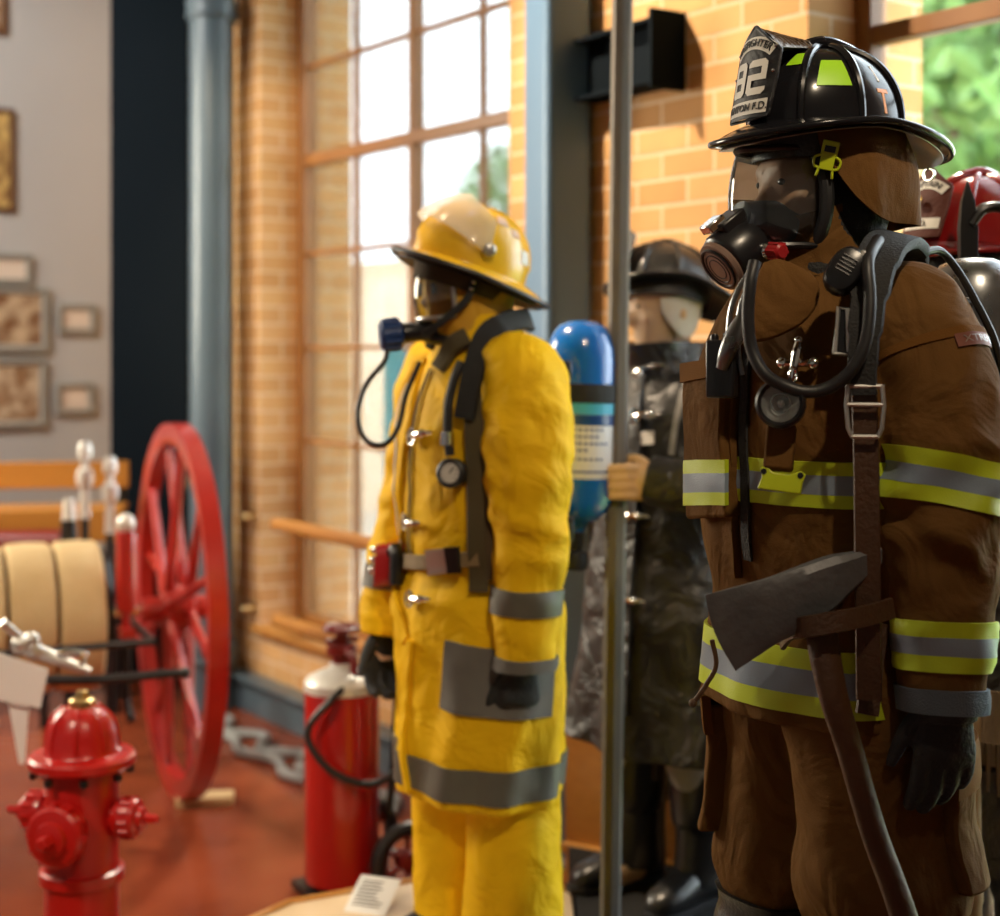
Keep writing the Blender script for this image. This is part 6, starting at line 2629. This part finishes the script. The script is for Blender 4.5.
# ================================================================ captain at the right edge
mat('coat_charcoal', (.013, .012, .012), .5, color2=(.025, .023, .022), vscale=8, crease=.5, bump=.2, bscale=90)
mat('fringe_tan', (.22, .15, .085), .85, color2=(.12, .08, .045), vscale=22, stretch=(4, 4, .5), bump=.5, bscale=60)
DB = Matrix.Translation((P(990, 350, 3.14).x, 3.14, PZ)) @ Matrix.Rotation(R(-58), 4, 'Z')
din = DB.inverted()
cap = empty('firefighter_mannequin', M=DB, label='mannequin in dark coat with fringed hem under red helmet, right edge', cat='mannequin')
dkeys = [(.62, 0, 0, .245, .18, 2.2), (.85, 0, 0, .225, .17, 2.2), (1.0, 0, 0, .215, .16, 2.2), (1.2, 0, 0, .22, .165, 2.2), (1.36, 0, 0, .21, .15, 2.2), (1.46, 0, .005, .16, .12, 2.1), (1.51, 0, .0, .10, .1, 2), (1.56, 0, -.008, .088, .095, 2)]
DS = torso_surf(dkeys, lambda u, v, p: fold(p, 5.5, .012, .5, 31) + fold(p, 13, .004, .7, 4))
DL = limb_surf([(.13, .01, 1.42, .07, .085), (.19, .01, 1.38, .085, .095), (.225, .0, 1.26, .088, .095), (.24, -.0, 1.08, .082, .09), (.235, -.03, .92, .072, .078), (.23, -.05, .80, .062, .068)], lambda u, v, p: fold(p, 9, .012, 1.2, 36))
DR = limb_surf([(-.13, .01, 1.42, .07, .085), (-.19, .01, 1.38, .085, .095), (-.225, .0, 1.26, .088, .095), (-.24, -.0, 1.08, .082, .09), (-.235, -.04, .92, .072, .078), (-.23, -.08, .80, .062, .068)], lambda u, v, p: fold(p, 9, .012, 1.2, 46))
mb = MB()
DS.mesh(mb, 64, 90)
DL.mesh(mb, 32, 44)
DR.mesh(mb, 32, 44)
dcoat = mb.build('coat', 'coat_charcoal', cap, remesh=.009, smooth=2)
k = MB()
DS.band(k, vz(dkeys, .635), vz(dkeys, .78), 80, 6, .006, .004)
for j in range(70):
    u = j / 70
    a, b = DS.pt(u, vz(dkeys, .68), .012), DS.pt(u, vz(dkeys, .625), .014)
    k.tube([a, b + V((0, 0, -.035 - .02 * random.random()))], [.007, .003], 5)
k.build('fringed_hem', 'fringe_tan', dcoat)
mb = MB()
for sg in (1, -1):
    S = limb_surf([(sg * .085, .0, .95, .12, .13), (sg * .10, .0, .6, .105, .11), (sg * .105, .0, .42, .09, .095), (sg * .106, .0, .26, .06, .06)], lambda u, v, p: fold(p, 8, .008, .7, 3))
    S.mesh(mb, 32, 40)
mb.build('trousers', 'coat_charcoal', cap, remesh=.009, smooth=2)
for x in (.106, -.106):
    b, M_ = boot_mb(x, 0, .35, .074)
    bo = b.build('boot', 'boot_rubber', cap, ang=60)
    boot_sole(M_).build('sole', 'black_rubber', bo)
dhc = din @ P(972, 287, 3.10)
dbody, dMh = body_mesh('body', cap, 'mannequin_skin', (1.38, .86), dhc, 1.0, R(-6), R(0), ((.19, 0, 1.34), (.24, 0, 1.08), (.23, -.05, .82)), ((-.19, 0, 1.34), (-.24, 0, 1.08), (-.23, -.08, .82)), .1)
for sg in (-1, 1):
    k = MB()
    k.ball((sg * .031, -.0865, .016), (.0085, .007, .0065), 12, 8, dMh)
    k.build('eye', 'eye_dark', cap)
k = MB()
CS3 = torso_surf([(1.50, 0, -.005, .12, .12, 2), (1.54, 0, -.01, .108, .115, 2), (1.62, 0, -.012, .108, .125, 2)], lambda u, v, p: fold(p, 9, .005))
k.rings([[CS3.pt(j / 40, i / 10, 0) for j in range(40)] for i in range(11)] + [[CS3.pt(j / 40, 1 - i / 10, -.007) for j in range(40)] for i in range(11)], True, False)
k.build('collar', 'coat_charcoal', dcoat, ang=60)
k = MB()
dhk = [(-.16, 0, .03, .10, .105, 2), (-.125, 0, .02, .083, .092, 2), (-.09, 0, .014, .082, .086, 2), (-.03, 0, .02, .084, .088, 2.1), (.04, 0, .022, .085, .088, 2.2), (.09, 0, .026, .07, .075, 2), (.115, 0, .028, .04, .05, 2)]
DHS = torso_surf(dhk)
open_hood(DHS, dMh, dhk).build('hood', 'black_webbing', cap, ang=60)
for sg, x in ((1, .23), (-1, -.23)):
    g = MB()
    hand_mb(g, sg, (20, 25, 20), 25, 1.08, frame_from(V((x, -.06, .83)), (0, .1, 1), V((-sg, .1, 0))), r=.012)
    g.build('glove', 'glove_dark', cap, remesh=.006, smooth=2)
DHM = DB @ dMh @ Matrix.Translation((0, .012, .075)) @ Matrix.Rotation(R(-5), 4, 'X')
dhel = trad_helmet(DHM, 'shiny red helmet with brown captain shield, behind brown uniform', 'helmet_red', 'shield_brown',
                   (('arc', 'CAPTAIN', .0185, .80, 'shield_black', 'letter_white'), ('line', 'D.F.D.', .018, .20, 'shield_black', 'letter_white')),
                   ribs=8, h=.155, stickers=False, rx=.112, ryf=.142, ryb=.15, brx=.142, bryf=.158, bryb=.19, crest=False, droop=.02)
k = MB()
k.ball((0, -.163, .083), (.011, .007, .012), 14, 10)
k.build('shield_badge', 'gold', dhel)

# pike pole with a steel hook head standing in front of the captain
q0, q1 = P(974, 1060, 2.96), P(968, 262, 2.90)
pd = (q1 - q0).normalized()
q0 = q0 + pd * ((PZ + .001 - q0.z) / pd.z)
ln = (q1 - q0).length
PM2 = frame_from(q0, pd, V((0, 1, 0)))
pk2 = empty('pike_pole', M=PM2, label='pike pole with black steel spike and hook, beside red helmet', cat='pole')
mat('pale_wood', (.46, .33, .19), .5, color2=(.36, .24, .13), vscale=9, stretch=(5, 5, .6))
k = MB()
k.lathe([(.015, 0), (.018, .01), (.018, .36), (.021, .37), (.021, .385), (.018, .395), (.018, .42), (.021, .43), (.021, .445), (.018, .455), (.017, ln - .12)], 14)
k.build('shaft', 'pale_wood', pk2)
k = MB()
zt_ = ln + (262 - 181) / FPX * 2.9
k.rings([[V((a * .017 * s_, b * .010 * s_, z)) for a, b in ((1, -1), (1, 1), (-1, 1), (-1, -1))] for s_, z in ((1.0, ln - .2), (1.0, ln), (1.02, zt_ - .09), (.75, zt_ - .04), (.06, zt_))])
k.build('spike', 'iron', pk2, bevel=.002)
k = MB()
k.tube([(.004, 0, zt_ - .085), (.03, 0, zt_ - .055), (.07, 0, zt_ - .055), (.10, 0, zt_ - .09), (.105, 0, zt_ - .14)], [.016, .016, .015, .012, .004], 10, seg=20, flat=.7)
k.build('hook', 'iron', pk2)
